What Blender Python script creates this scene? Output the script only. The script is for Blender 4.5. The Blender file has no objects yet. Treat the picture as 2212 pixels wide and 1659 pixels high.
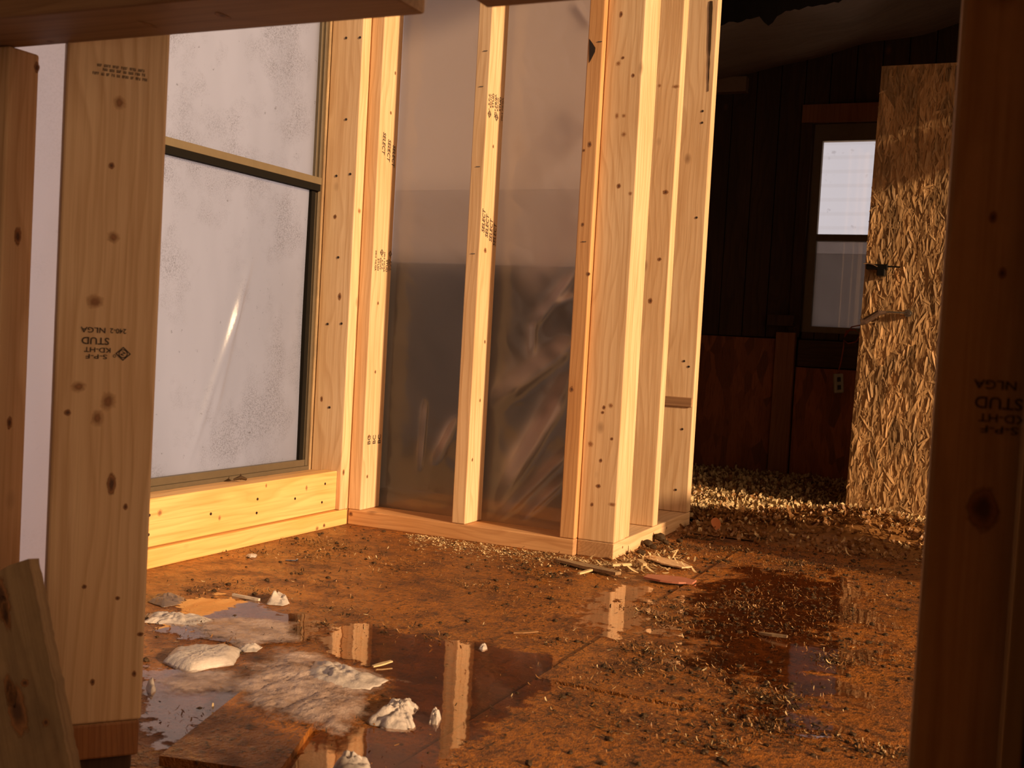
import bpy, bmesh, math, random
from mathutils import Vector, Matrix, noise
from math import radians as R, sin, cos, pi

random.seed(7)
SC = bpy.context.scene
COL = SC.collection

# ------------------------------------------------------------------ camera
FPX, YAW, PIT, ROL = 2409.0, 0.43276, 0.0402, -0.0557
CAM = Vector((1.505, -2.330, 0.480))
_f = Vector((-sin(YAW) * cos(PIT), cos(YAW) * cos(PIT), -sin(PIT)))
_r = Vector((cos(YAW), sin(YAW), 0))
_d = _f.cross(_r)
_r2 = cos(ROL) * _r + sin(ROL) * _d
_d2 = -sin(ROL) * _r + cos(ROL) * _d
cd = bpy.data.cameras.new('camera')
cam = bpy.data.objects.new('camera', cd)
COL.objects.link(cam)
cam.matrix_world = Matrix(((_r2.x, -_d2.x, -_f.x, CAM.x), (_r2.y, -_d2.y, -_f.y, CAM.y),
                           (_r2.z, -_d2.z, -_f.z, CAM.z), (0, 0, 0, 1)))
cd.sensor_width = 36
cd.lens = FPX / 2212 * 36
cd.clip_start = 0.01
cd.dof.use_dof = True
cd.dof.focus_distance = 2.3
cd.dof.aperture_fstop = 14
SC.camera = cam

# ------------------------------------------------------------------ world, sun, exposure
w = bpy.data.worlds.new('sky')
SC.world = w
w.use_nodes = True
SUN = Vector((-0.92, 0.24, -0.27)).normalized()
_t = w.node_tree
_bg = _t.nodes['Background']
_tc = _t.nodes.new('ShaderNodeTexCoord')


def _wm(op, a, b):
    nd = _t.nodes.new('ShaderNodeMath'); nd.operation = op
    for i, v in enumerate((a, b)):
        if isinstance(v, (int, float)): nd.inputs[i].default_value = v
        else: _t.links.new(v, nd.inputs[i])
    return nd.outputs[0]


def _dot(v):
    nd = _t.nodes.new('ShaderNodeVectorMath'); nd.operation = 'DOT_PRODUCT'
    _t.links.new(_tc.outputs['Generated'], nd.inputs[0]); nd.inputs[1].default_value = v
    return nd.outputs['Value']


# hazy evening sky: a warm glow round the low sun, pale brightness added opposite to backlight the windows
_glow = _wm('POWER', _wm('MAXIMUM', _dot(-SUN), 0.0), 3.2)
_west = _wm('MAXIMUM', _dot((-0.78, 0.62, 0.0)), 0.0)
_c = []
for base, gl, we in ((0.06, 1.85, 0.84), (0.055, 1.08, 0.75), (0.06, 0.55, 0.77)):
    _c.append(_wm('ADD', _wm('ADD', base, _wm('MULTIPLY', _glow, gl)), _wm('MULTIPLY', _west, we)))
_cc = _t.nodes.new('ShaderNodeCombineXYZ')
for _i in range(3): _t.links.new(_c[_i], _cc.inputs[_i])
_t.links.new(_cc.outputs[0], _bg.inputs[0])
_bg.inputs[1].default_value = 1.0
ld = bpy.data.lights.new('sun', 'SUN')
ld.energy = 5.9
ld.color = (1, 0.68, 0.38)
ld.angle = R(2.0)
lo = bpy.data.objects.new('sun', ld)
COL.objects.link(lo)
lo.rotation_euler = SUN.to_track_quat('-Z', 'Y').to_euler()
lo.location = (6, -2, 3)
SC.view_settings.view_transform = 'Standard'
SC.view_settings.look = 'None'
SC.view_settings.exposure = 0
SC.view_settings.gamma = 1
SC.view_settings.use_curve_mapping = False


# ------------------------------------------------------------------ helpers
def on(px, py, ax, val):
    """The point where the sight line of a photo pixel meets a plane of the building."""
    d = _r2 * ((px - 1106) / FPX) + _d2 * ((py - 829.5) / FPX) + _f
    t = (val - CAM[ax]) / d[ax]
    return CAM + d * t


def far(px, py, dep):
    return CAM + (_r2 * ((px - 1106) / FPX) + _d2 * ((py - 829.5) / FPX) + _f) * dep


def tag(o, label=None, cat=None, group=None, kind=None):
    if label: o['label'] = label
    if cat: o['category'] = cat
    if group: o['group'] = group
    if kind: o['kind'] = kind
    return o


WM = {}


def mk(name, bm, mats, parent=None, origin=None, smooth=False):
    """Link a bmesh whose verts are in world space as one object."""
    me = bpy.data.meshes.new(name)
    if parent is not None:
        bm.transform(WM[parent.name].inverted())
    else:
        o0 = Vector(origin) if origin is not None else Vector((0, 0, 0))
        bm.transform(Matrix.Translation(-o0))
    bm.normal_update()
    bm.to_mesh(me)
    bm.free()
    for m in (mats if isinstance(mats, (list, tuple)) else [mats]):
        me.materials.append(m)
    if smooth:
        for p in me.polygons: p.use_smooth = True
    o = bpy.data.objects.new(name, me)
    COL.objects.link(o)
    if parent is not None:
        o.parent = parent
        WM[o.name] = WM[parent.name]
    else:
        o.location = o0
        WM[o.name] = Matrix.Translation(o0)
    return o


def empty(name, loc):
    o = bpy.data.objects.new(name, None)
    COL.objects.link(o)
    o.location = loc
    o.empty_display_size = 0.05
    WM[o.name] = Matrix.Translation(Vector(loc))
    return o


def add_box(bm, x0, x1, y0, y1, z0, z1, bev=0.0, M=None, mi=0):
    vs = [bm.verts.new((x, y, z)) for x in (x0, x1) for y in (y0, y1) for z in (z0, z1)]
    fs = []
    for idx in ((0, 1, 3, 2), (4, 6, 7, 5), (0, 4, 5, 1), (2, 3, 7, 6), (0, 2, 6, 4), (1, 5, 7, 3)):
        f = bm.faces.new([vs[i] for i in idx]); f.material_index = mi
        fs.append(f)
    if bev > 0:
        es = list({e for f in fs for e in f.edges})
        r = bmesh.ops.bevel(bm, geom=es, offset=bev, segments=2, affect='EDGES', profile=0.5)
        vs = list({v for f in r['faces'] for v in f.verts} | {v for v in vs if v.is_valid})
        for f in r['faces']: f.material_index = mi
    if M is not None:
        bmesh.ops.transform(bm, matrix=M, verts=[v for v in vs if v.is_valid])
    return vs


def BOX(name, ext, mat, parent=None, bev=0.0):
    bm = bmesh.new()
    add_box(bm, *ext, bev=bev)
    o = ((ext[0] + ext[1]) / 2, (ext[2] + ext[3]) / 2, ext[4])
    return mk(name, bm, mat, parent, origin=o)


def add_tube(bm, pts, r, n=8, mi=0):
    rings = []
    for i, p in enumerate(pts):
        p = Vector(p)
        a = Vector(pts[max(i - 1, 0)]); b = Vector(pts[min(i + 1, len(pts) - 1)])
        t = (b - a).normalized()
        u = t.orthogonal().normalized(); v = t.cross(u)
        rr = r[i] if isinstance(r, (list, tuple)) else r
        rings.append([bm.verts.new(p + (u * cos(2 * pi * k / n) + v * sin(2 * pi * k / n)) * rr) for k in range(n)])
    for a, b in zip(rings, rings[1:]):
        for k in range(n):
            f = bm.faces.new((a[k], a[(k + 1) % n], b[(k + 1) % n], b[k])); f.material_index = mi
    bm.faces.new(rings[0][::-1]).material_index = mi
    bm.faces.new(rings[-1]).material_index = mi


def add_disc(bm, c, nrm, ru, rv, up=(0, 0, 1), n=12, mi=0, h=0.0004, jit=0.0):
    c = Vector(c); nrm = Vector(nrm).normalized()
    v = Vector(up); v = (v - nrm * v.dot(nrm)).normalized(); u = v.cross(nrm)
    lay = bm.verts.layers.float.get('k') or bm.verts.layers.float.new('k')
    rings = []
    for rr in (1.0, 0.66, 0.33):
        ring = []
        for k in range(n):
            a = 2 * pi * k / n
            s = rr * (1 + random.uniform(-jit, jit))
            q = bm.verts.new(c + nrm * h + u * cos(a) * ru * s + v * sin(a) * rv * s)
            q[lay] = 1.0 - rr
            ring.append(q)
        rings.append(ring)
    mid = bm.verts.new(c + nrm * h); mid[lay] = 1.0
    fs = []
    for a_, b_ in zip(rings, rings[1:]):
        for k in range(n): fs.append(bm.faces.new((a_[k], a_[(k + 1) % n], b_[(k + 1) % n], b_[k])))
    for k in range(n): fs.append(bm.faces.new((rings[-1][k], rings[-1][(k + 1) % n], mid)))
    for f in fs:
        f.material_index = mi; f.normal_update()
        if f.normal.dot(nrm) < 0: f.normal_flip()


# ------------------------------------------------------------------ materials
class NT:
    def __init__(self, name):
        self.m = bpy.data.materials.new(name)
        self.m.use_nodes = True
        self.t = self.m.node_tree
        self.t.nodes.clear()
        self.out = self.t.nodes.new('ShaderNodeOutputMaterial')

    def n(self, typ, **kw):
        nd = self.t.nodes.new('ShaderNode' + typ)
        for k, v in kw.items():
            if k in ('operation', 'blend_type', 'data_type', 'wave_type', 'bands_direction', 'rings_direction', 'feature',
                     'wave_profile', 'attribute_name', 'distance', 'noise_dimensions', 'interpolation_type', 'normalize'):
                setattr(nd, k, v)
            else:
                self.set(nd, k, v)
        return nd

    def set(self, nd, k, v):
        key = k if not k.startswith('i_') else int(k[2:])
        key = key.replace('_', ' ') if isinstance(key, str) else key
        inp = nd.inputs[key]
        if hasattr(v, 'is_output') and v.is_output:
            self.t.links.new(v, inp)
        else:
            if isinstance(v, (tuple, list)) and len(v) == 3 and inp.type == 'RGBA': v = (*v, 1)
            inp.default_value = v

    def ramp(self, fac, stops):
        nd = self.t.nodes.new('ShaderNodeValToRGB')
        cr = nd.color_ramp
        while len(cr.elements) < len(stops): cr.elements.new(0.5)
        for e, (p, c) in zip(cr.elements, stops):
            e.position = p
            e.color = (c, c, c, 1) if isinstance(c, (int, float)) else (*c, 1)
        self.t.links.new(fac, nd.inputs[0])
        return nd.outputs[0]

    def mix(self, a, b, fac, mode='MIX'):
        nd = self.t.nodes.new('ShaderNodeMix')
        nd.data_type = 'RGBA'; nd.blend_type = mode
        for i, v in ((0, fac), (6, a), (7, b)):
            if hasattr(v, 'is_output'): self.t.links.new(v, nd.inputs[i])
            else: nd.inputs[i].default_value = (*v, 1) if isinstance(v, (tuple, list)) and len(v) == 3 else v
        return nd.outputs[2]

    def math(self, op, a, b=0.0):
        nd = self.t.nodes.new('ShaderNodeMath'); nd.operation = op
        for i, v in ((0, a), (1, b)):
            if hasattr(v, 'is_output'): self.t.links.new(v, nd.inputs[i])
            else: nd.inputs[i].default_value = v
        return nd.outputs[0]

    def coords(self, scale=(1, 1, 1), rnd=True, kind='Object'):
        tc = self.t.nodes.new('ShaderNodeTexCoord')
        src = tc.outputs[kind]
        if rnd:
            oi = self.t.nodes.new('ShaderNodeObjectInfo')
            mu = self.math('MULTIPLY', oi.outputs['Random'], 37.0)
            va = self.t.nodes.new('ShaderNodeVectorMath'); va.operation = 'ADD'
            cb = self.t.nodes.new('ShaderNodeCombineXYZ')
            self.t.links.new(mu, cb.inputs[2])
            self.t.links.new(src, va.inputs[0]); self.t.links.new(cb.outputs[0], va.inputs[1])
            src = va.outputs[0]
        mp = self.t.nodes.new('ShaderNodeMapping')
        mp.inputs['Scale'].default_value = scale
        self.t.links.new(src, mp.inputs[0])
        return mp.outputs[0]

    def noise(self, vec, scale, detail=3, rough=0.5, dist=0.0):
        nd = self.n('TexNoise', Vector=vec, Scale=scale, Detail=detail, Roughness=rough, Distortion=dist)
        return nd.outputs[0]

    def bump(self, h, strength, dist=0.002, nrm=None):
        nd = self.n('Bump', Height=h, Strength=strength, Distance=dist)
        if nrm is not None: self.t.links.new(nrm, nd.inputs['Normal'])
        return nd.outputs[0]

    def pbr(self, color, rough=0.6, normal=None, **kw):
        b = self.n('BsdfPrincipled', Base_Color=color, Roughness=rough, **kw)
        if normal is not None: self.t.links.new(normal, b.inputs['Normal'])
        return b.outputs[0]

    def facing_fresnel(self, f0, amp=0.9, power=5.0, nrm=None):
        lw = self.n('LayerWeight', Blend=0.5)
        if nrm is not None: self.t.links.new(nrm, lw.inputs['Normal'])
        return self.math('ADD', self.math('MULTIPLY', self.math('POWER', lw.outputs['Facing'], power), amp), f0)

    def done(self, sh):
        self.t.links.new(sh, self.out.inputs[0])
        return self.m


def wood(name, light, mid, dark, knot=(0.16, 0.06, 0.02), rough=0.62, dirt=0.0, ring=26, knots=True):
    N = NT(name)
    c = N.coords((1, 1, 0.16))
    warp = N.noise(N.coords((9, 9, 2.2)), 1.0, 2)
    add = N.n('VectorMath', operation='ADD')
    N.t.links.new(c, add.inputs[0])
    sc = N.n('VectorMath', operation='SCALE')
    cn = N.t.nodes.new('ShaderNodeCombineXYZ')
    N.t.links.new(warp, cn.inputs[0]); N.t.links.new(warp, cn.inputs[1])
    N.t.links.new(cn.outputs[0], sc.inputs[0]); sc.inputs['Scale'].default_value = 0.055
    N.t.links.new(sc.outputs[0], add.inputs[1])
    ofs = N.n('VectorMath', operation='ADD')
    N.t.links.new(add.outputs[0], ofs.inputs[0]); ofs.inputs[1].default_value = (0.035, 0.05, 0)
    wv = N.n('TexWave', wave_type='RINGS', rings_direction='Z', wave_profile='SAW', Vector=ofs.outputs[0], Scale=ring, Distortion=1.2, Detail=2.0, Detail_Scale=1.4)
    rings = N.ramp(wv.outputs[1], [(0.0, 0.0), (0.55, 0.18), (0.86, 0.75), (1.0, 0.1)])
    fib = N.noise(N.coords((190, 190, 5)), 1.0, 3, 0.6)
    blot = N.noise(N.coords((7, 7, 2.4)), 1.0, 3, 0.55)
    col = N.mix(light, mid, N.ramp(blot, [(0.38, 0.0), (0.66, 1.0)]))
    col = N.mix(col, dark, N.math('MULTIPLY', rings, 0.5))
    col = N.mix(col, dark, N.math('MULTIPLY', N.ramp(fib, [(0.45, 0.0), (0.75, 1.0)]), 0.5))
    if knots:
        vo = N.n('TexVoronoi', Vector=N.coords((11, 11, 7)), Scale=1.0)
        gate = N.ramp(N.n('SeparateColor', Color=vo.outputs['Color']).outputs[0], [(0.45, 0.0), (0.5, 1.0)])
        k1 = N.math('MULTIPLY', N.ramp(vo.outputs['Distance'], [(0.03, 0.9), (0.045, 0.6), (0.13, 0.0)]), gate)
        col = N.mix(col, knot, k1)
    if dirt > 0:
        dn = N.noise(N.coords((14, 14, 9)), 1.0, 6, 0.7)
        col = N.mix(col, (0.10, 0.07, 0.045), N.math('MULTIPLY', N.ramp(dn, [(0.45, 0.0), (0.75, 1.0)]), dirt))
    return N.done(N.pbr(col, rough, N.bump(N.math('ADD', fib, N.math('MULTIPLY', rings, 0.25)), 0.25, 0.001)))


def plain(name, color, rough=0.6, metallic=0.0, nscale=60, amt=0.25, bump=0.1, spec=0.5):
    N = NT(name)
    nz = N.noise(N.coords((1, 1, 1)), nscale, 4, 0.6)
    dk = tuple(v * (1 - amt) for v in color)
    col = N.mix(dk, color, nz)
    return N.done(N.pbr(col, rough, N.bump(nz, bump, 0.001), Metallic=metallic, Specular_IOR_Level=spec))


PINE = wood('pine', (0.78, 0.55, 0.33), (0.70, 0.45, 0.24), (0.45, 0.23, 0.09))
PINE2 = wood('pine_amber', (0.80, 0.50, 0.20), (0.76, 0.42, 0.13), (0.50, 0.22, 0.05), ring=18)
PINE3 = wood('pine_reddish', (0.66, 0.37, 0.17), (0.58, 0.29, 0.11), (0.36, 0.15, 0.05))
PINED = wood('pine_dusty', (0.68, 0.42, 0.20), (0.60, 0.35, 0.15), (0.36, 0.18, 0.06), dirt=0.18)
OLDW = wood('old_wood', (0.40, 0.27, 0.14), (0.32, 0.20, 0.10), (0.14, 0.07, 0.03), dirt=0.6, rough=0.8)
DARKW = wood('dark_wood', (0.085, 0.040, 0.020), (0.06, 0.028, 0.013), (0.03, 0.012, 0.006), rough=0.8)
BRNW = wood('brown_wood', (0.36, 0.20, 0.10), (0.30, 0.155, 0.07), (0.16, 0.07, 0.03))
REDD = wood('stained_red_wood', (0.34, 0.13, 0.05), (0.27, 0.10, 0.04), (0.15, 0.055, 0.022))
ENDP = wood('sawn_end', (0.50, 0.29, 0.14), (0.42, 0.22, 0.10), (0.25, 0.11, 0.04), ring=50, knots=False)
ENDG = wood('end_grain', (0.40, 0.17, 0.06), (0.33, 0.12, 0.035), (0.17, 0.05, 0.015), ring=60, dirt=0.5, knots=False)


def mat_knot(name, core, halo, e0, e1):
    N = NT(name)
    at = N.n('Attribute', attribute_name='k')
    nz = N.noise(N.coords((260, 260, 260)), 1.0, 3, 0.6)
    k = N.math('ADD', at.outputs['Fac'], N.math('MULTIPLY', N.math('SUBTRACT', nz, 0.5), 0.35))
    col = N.mix(halo, core, N.ramp(k, [(0.35, 0.0), (0.75, 1.0)]))
    b = N.n('BsdfPrincipled', Base_Color=col, Roughness=0.65)
    tr = N.n('BsdfTransparent', Color=(1, 1, 1))
    return N.done(N.n('MixShader', i_0=N.ramp(k, [(e0, 0.0), (e1, 1.0)]), i_1=tr.outputs[0], i_2=b.outputs[0]).outputs[0])


KNOT = mat_knot('knot', (0.10, 0.04, 0.018), (0.34, 0.15, 0.055), 0.12, 0.36)
KNOTL = mat_knot('knot_pale', (0.30, 0.13, 0.05), (0.50, 0.27, 0.11), 0.05, 0.95)
NAIL = plain('nail', (0.045, 0.028, 0.02), 0.55, 0.4)
INK = plain('ink', (0.055, 0.035, 0.025), 0.8, nscale=400, amt=0.3)
ALU = plain('bronze_aluminium', (0.17, 0.13, 0.085), 0.45, 0.35, nscale=40, amt=0.3)
ALUT = plain('tan_aluminium', (0.20, 0.15, 0.09), 0.5, 0.2, nscale=40, amt=0.25)
RUBBER = plain('black_gasket', (0.012, 0.010, 0.008), 0.9, spec=0.08)
BLACKM = plain('black_metal', (0.012, 0.012, 0.012), 0.35, 0.6)
STEEL = plain('bright_steel', (0.8, 0.78, 0.72), 0.25, 1.0)
CORD = plain('orange_cord', (0.45, 0.08, 0.02), 0.5)
BOXM = plain('switch_plate', (0.45, 0.40, 0.30), 0.5)
FELT = plain('roofing_felt', (0.010, 0.008, 0.007), 0.95, nscale=30, amt=0.5, spec=0.1)
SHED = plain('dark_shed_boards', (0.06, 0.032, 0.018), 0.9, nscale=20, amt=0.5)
SNOWG = plain('snow', (0.86, 0.86, 0.90), 0.8, nscale=3, amt=0.08)
STAPLE = plain('staple', (0.25, 0.22, 0.18), 0.35, 0.8)


def mat_floor():
    N = NT('wet_plywood')
    c = N.coords((1, 1, 1), rnd=False)
    big = N.noise(c, 2.6, 5, 0.6)
    med = N.noise(c, 14, 6, 0.65)
    grain = N.noise(N.coords((5, 90, 5), rnd=False), 1.0, 4, 0.6)
    fine = N.noise(c, 120, 3, 0.6)
    crumb = N.noise(N.coords((60, 60, 60), rnd=False), 1.0, 5, 0.75)
    col = N.mix((0.50, 0.175, 0.027), (0.28, 0.095, 0.017), N.ramp(big, [(0.36, 0.0), (0.62, 1.0)]))
    col = N.mix(col, (0.14, 0.050, 0.013), N.ramp(med, [(0.47, 0.0), (0.64, 0.85)]))
    col = N.mix(col, (0.12, 0.040, 0.012), N.math('MULTIPLY', N.ramp(grain, [(0.45, 0.0), (0.7, 1.0)]), 0.4))
    col = N.mix(col, (0.05, 0.026, 0.012), N.ramp(crumb, [(0.52, 0.0), (0.64, 0.9)]))
    col = N.mix(col, (0.46, 0.26, 0.10), N.ramp(crumb, [(0.28, 0.55), (0.38, 0.0)]))
    col = N.mix(col, (0.04, 0.020, 0.010), N.ramp(fine, [(0.58, 0.0), (0.68, 0.8)]))
    rough = N.ramp(med, [(0.35, 0.22), (0.65, 0.60)])
    hh = N.math('ADD', N.math('ADD', N.math('MULTIPLY', med, 0.5), N.math('MULTIPLY', crumb, 0.8)), N.math('MULTIPLY', fine, 0.4))
    return N.done(N.pbr(col, rough, N.bump(hh, 0.9, 0.008)))


def mat_osb(name, tint, bump=1.0, scale=1.0):
    N = NT(name)
    c = N.coords((38 * scale, 38 * scale, 12 * scale), rnd=True)
    nz = N.noise(c, 0.6, 2)
    v = N.n('TexVoronoi', Vector=c, Scale=1.0)
    cr = N.n('SeparateColor', Color=v.outputs['Color'])
    fib = N.noise(N.coords((240, 240, 24)), 1.0, 3, 0.6)
    col = N.ramp(cr.outputs[0], [(0.0, tuple(t * 0.55 for t in tint)), (0.5, tint), (1.0, tuple(min(1, t * 1.25) for t in tint))])
    col = N.mix(col, tuple(t * 0.3 for t in tint), N.math('MULTIPLY', N.ramp(fib, [(0.5, 0.0), (0.75, 1.0)]), 0.6))
    h = N.math('ADD', N.math('MULTIPLY', cr.outputs[1], 0.8), N.math('MULTIPLY', fib, 0.35))
    return N.done(N.pbr(col, 0.6, N.bump(h, bump, 0.003)))


def mat_plastic_sheet():
    """clear poly sheeting: mostly see-through, milky at creases and where light is painted in"""
    N = NT('poly_sheeting')
    c = N.coords((1, 1, 1), rnd=False)
    nz = N.noise(c, 3.0, 5, 0.6, 0.6)
    drops = N.n('TexVoronoi', Vector=c, Scale=150.0)
    dr = N.ramp(drops.outputs['Distance'], [(0.10, 1.0), (0.16, 0.0)])
    tr0 = N.n('BsdfTransparent', Color=(0.93, 0.90, 0.88))
    rf = N.n('BsdfRefraction', Color=(0.93, 0.90, 0.88), Roughness=0.7, IOR=1.15)
    tr = N.n('MixShader', i_0=0.72, i_1=tr0.outputs[0], i_2=rf.outputs[0])
    df = N.n('BsdfDiffuse', Color=(0.78, 0.72, 0.70))
    tl = N.n('BsdfTranslucent', Color=(0.78, 0.72, 0.70))
    gl = N.n('BsdfGlossy', Color=(0.9, 0.9, 0.9), Roughness=0.16)
    dm = N.n('MixShader', i_0=0.35, i_1=df.outputs[0], i_2=tl.outputs[0])
    g = N.n('AddShader', i_0=dm.outputs[0], i_1=dm.outputs[0])
    at = N.n('Attribute', attribute_name='milk_light')
    fac = N.ramp(nz, [(0.3, 0.07), (0.7, 0.17)])
    fac = N.math('ADD', fac, N.math('MULTIPLY', N.math('MAXIMUM', at.outputs['Fac'], 0.0), 0.75))
    fac = N.math('ADD', fac, N.math('MULTIPLY', dr, 0.10))
    m1 = N.n('MixShader', i_0=fac, i_1=tr.outputs[0], i_2=dm.outputs[0])
    m2 = N.n('MixShader', i_0=N.facing_fresnel(0.03, 0.8), i_1=m1.outputs[0], i_2=gl.outputs[0])
    bp = N.bump(nz, 0.15, 0.01)
    N.t.links.new(bp, gl.inputs['Normal'])
    return N.done(m2.outputs[0])


def mat_frosted(name, dirt=1.0, tint=(0.90, 0.84, 0.82)):
    """pane backed by white sheeting, lit through by the daylight outside; mildew speckles"""
    N = NT(name)
    c = N.coords((1, 1, 1), rnd=False)
    patch = N.noise(c, 5.0, 4, 0.6)
    sp = N.noise(c, 330, 4, 0.8)
    sp2 = N.noise(c, 55, 3, 0.7)
    edge = N.ramp(patch, [(0.48, 0.0), (0.62, 1.0)])
    s1 = N.math('MULTIPLY', N.ramp(sp, [(0.46, 0.0), (0.66, 1.0)]), edge)
    s2 = N.ramp(sp2, [(0.68, 0.0), (0.76, 1.0)])
    dm = N.math('MINIMUM', N.math('ADD', N.math('MULTIPLY', s1, 0.75), N.math('MULTIPLY', s2, 0.6)), 1.0)
    dm = N.math('MULTIPLY', dm, dirt)
    soft = N.noise(N.coords((3.5, 3.5, 1.0), rnd=False), 1.5, 3)
    base = N.mix(tint, tuple(t * 0.86 for t in tint), N.ramp(soft, [(0.35, 0.0), (0.65, 1.0)]))
    col = N.mix(base, (0.22, 0.17, 0.15), dm)
    df = N.n('BsdfDiffuse', Color=N.mix(col, (0, 0, 0), 0.90))
    tl = N.n('BsdfTranslucent', Color=col)
    gl = N.n('BsdfGlossy', Color=(0.8, 0.8, 0.8), Roughness=0.3)
    ad = N.n('AddShader', i_0=tl.outputs[0], i_1=df.outputs[0])
    fr = N.n('Fresnel', IOR=1.45)
    m = N.n('MixShader', i_0=fr.outputs[0], i_1=ad.outputs[0], i_2=gl.outputs[0])
    return N.done(m.outputs[0])


def mat_water(name='puddle_water', f0=0.075):
    N = NT(name)
    c = N.coords((1, 1, 1), rnd=False)
    at = N.n('Attribute', attribute_name='edge')
    nz = N.noise(c, 26, 5, 0.65)
    nz2 = N.noise(c, 7, 2, 0.5)
    v = N.math('ADD', at.outputs['Fac'], N.math('MULTIPLY', N.math('SUBTRACT', nz, 0.5), 2.2))
    v = N.math('ADD', v, N.math('MULTIPLY', N.math('SUBTRACT', nz2, 0.5), 1.8))
    mask = N.ramp(v, [(0.44, 0.0), (0.54, 1.0)])
    tr = N.n('BsdfTransparent', Color=(0.80, 0.66, 0.55))
    gl = N.n('BsdfGlossy', Color=(0.95, 0.88, 0.86), Roughness=0.03)
    rip = N.noise(c, 18, 2, 0.5)
    bp = N.bump(rip, 0.06, 0.004)
    N.t.links.new(bp, gl.inputs['Normal'])
    w_ = N.n('MixShader', i_0=N.facing_fresnel(f0, 0.85, 3.2), i_1=tr.outputs[0], i_2=gl.outputs[0])
    cl = N.n('BsdfTransparent', Color=(1, 1, 1))
    m = N.n('MixShader', i_0=mask, i_1=cl.outputs[0], i_2=w_.outputs[0])
    return N.done(m.outputs[0])


def mat_ice(name, col, trans=0.25, rough=0.35, bump=0.5):
    N = NT(name)
    c = N.coords((1, 1, 1))
    nz = N.noise(c, 90, 5, 0.65)
    b2 = N.noise(c, 25, 4, 0.6)
    cc = N.mix(col, tuple(v * 0.72 for v in col), N.ramp(b2, [(0.4, 0.0), (0.65, 1.0)]))
    return N.done(N.pbr(cc, rough, N.bump(nz, bump, 0.004), Transmission_Weight=trans, IOR=1.31))


FLOOR = mat_floor()
OSB = mat_osb('osb_door', (0.50, 0.29, 0.125), 1.0)
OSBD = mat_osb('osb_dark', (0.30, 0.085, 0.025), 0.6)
SHEET = mat_plastic_sheet()
FROST = mat_frosted('mildewed_pane')
WHITEP = mat_frosted('white_poly', dirt=0.15, tint=(0.95, 0.88, 0.89))
WATER = mat_water()
WATERR = mat_water('puddle_water_film', 0.15)
ICE = mat_ice('old_snow_ice', (0.80, 0.69, 0.62), 0.25, 0.3)
SLUSH = mat_ice('dirty_slush', (0.42, 0.30, 0.25), 0.5, 0.2)
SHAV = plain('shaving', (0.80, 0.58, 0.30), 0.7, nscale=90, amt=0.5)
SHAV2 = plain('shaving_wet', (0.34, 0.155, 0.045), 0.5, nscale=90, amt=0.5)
MUCK = plain('wet_bedding', (0.075, 0.040, 0.016), 0.75, nscale=150, amt=0.6, bump=0.5, spec=0.25)
PINKW = plain('red_cedar_chip', (0.55, 0.20, 0.12), 0.6, nscale=70, amt=0.4)


# ------------------------------------------------------------------ boards
def board(name, ext, axis, mat, label, group=None, cat='stud', bev=0.0025, kn=(), nails=(), kmat=None, rot=0.0, piv=None):
    """One length of timber. ext = world extents, axis = long axis. kn: (point, normal, ru, rv) knots in the same mesh; nails: parts."""
    x0, x1, y0, y1, z0, z1 = ext
    c = Vector(((x0 + x1) / 2, (y0 + y1) / 2, (z0 + z1) / 2))
    s = Vector((x1 - x0, y1 - y0, z1 - z0))
    if axis == 'Z': M = Matrix.Translation((c.x, c.y, z0)); dim = (s.x, s.y, s.z)
    elif axis == 'X': M = Matrix.Translation((x0, c.y, c.z)) @ Matrix.Rotation(pi / 2, 4, 'Y'); dim = (s.z, s.y, s.x)
    else: M = Matrix.Translation((c.x, y0, c.z)) @ Matrix.Rotation(-pi / 2, 4, 'X'); dim = (s.x, s.z, s.y)
    if rot:
        p = Vector(piv) if piv else c
        M = Matrix.Translation(p) @ Matrix.Rotation(rot, 4, 'Z') @ Matrix.Translation(-p) @ M
    bm = bmesh.new()
    add_box(bm, -dim[0] / 2, dim[0] / 2, -dim[1] / 2, dim[1] / 2, 0, dim[2], bev=bev)
    Mi = M.inverted()
    for k in kn:
        p, nr, ru, rv = k[:4]
        add_disc(bm, Mi @ Vector(p), Mi.to_3x3() @ Vector(nr), ru * 1.45, rv * 1.45, up=Mi.to_3x3() @ Vector((0, 0, 1) if abs(nr[2]) < .9 else (1, 0, 0)),
                 mi=1 if len(k) < 5 else k[4], jit=0.15)
    me = bpy.data.meshes.new(name)
    bm.to_mesh(me); bm.free()
    for p in me.polygons:
        if p.material_index == 0 and abs(p.normal.z) > 0.9 and (p.center.z < 0.001 or p.center.z > dim[2] - 0.001): p.material_index = 3
    for m in (mat, KNOT, KNOTL, ENDP): me.materials.append(m)
    o = bpy.data.objects.new(name, me)
    COL.objects.link(o)
    o.matrix_world = M
    WM[o.name] = M
    if label: tag(o, label, cat, group)
    for p, nr in nails:
        nb = bmesh.new()
        p = Vector(p); nr = Vector(nr)
        add_tube(nb, [p - nr * 0.004, p + nr * 0.0012], 0.0030, 10)
        mk('nail_head', nb, NAIL, o)
    return o


_texts = {}


def text_polys(s):
    if s not in _texts:
        cu = bpy.data.curves.new('t', 'FONT')
        cu.body = s; cu.size = 1.0; cu.resolution_u = 3; cu.offset = 0.014
        ob = bpy.data.objects.new('t', cu)
        COL.objects.link(ob)
        dg = bpy.context.evaluated_depsgraph_get()
        dg.update()
        me = ob.evaluated_get(dg).to_mesh()
        vs = [v.co.copy() for v in me.vertices]
        fs = [tuple(p.vertices) for p in me.polygons]
        bpy.data.objects.remove(ob); bpy.data.curves.remove(cu)
        _texts[s] = (vs, fs)
    return _texts[s]


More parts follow.
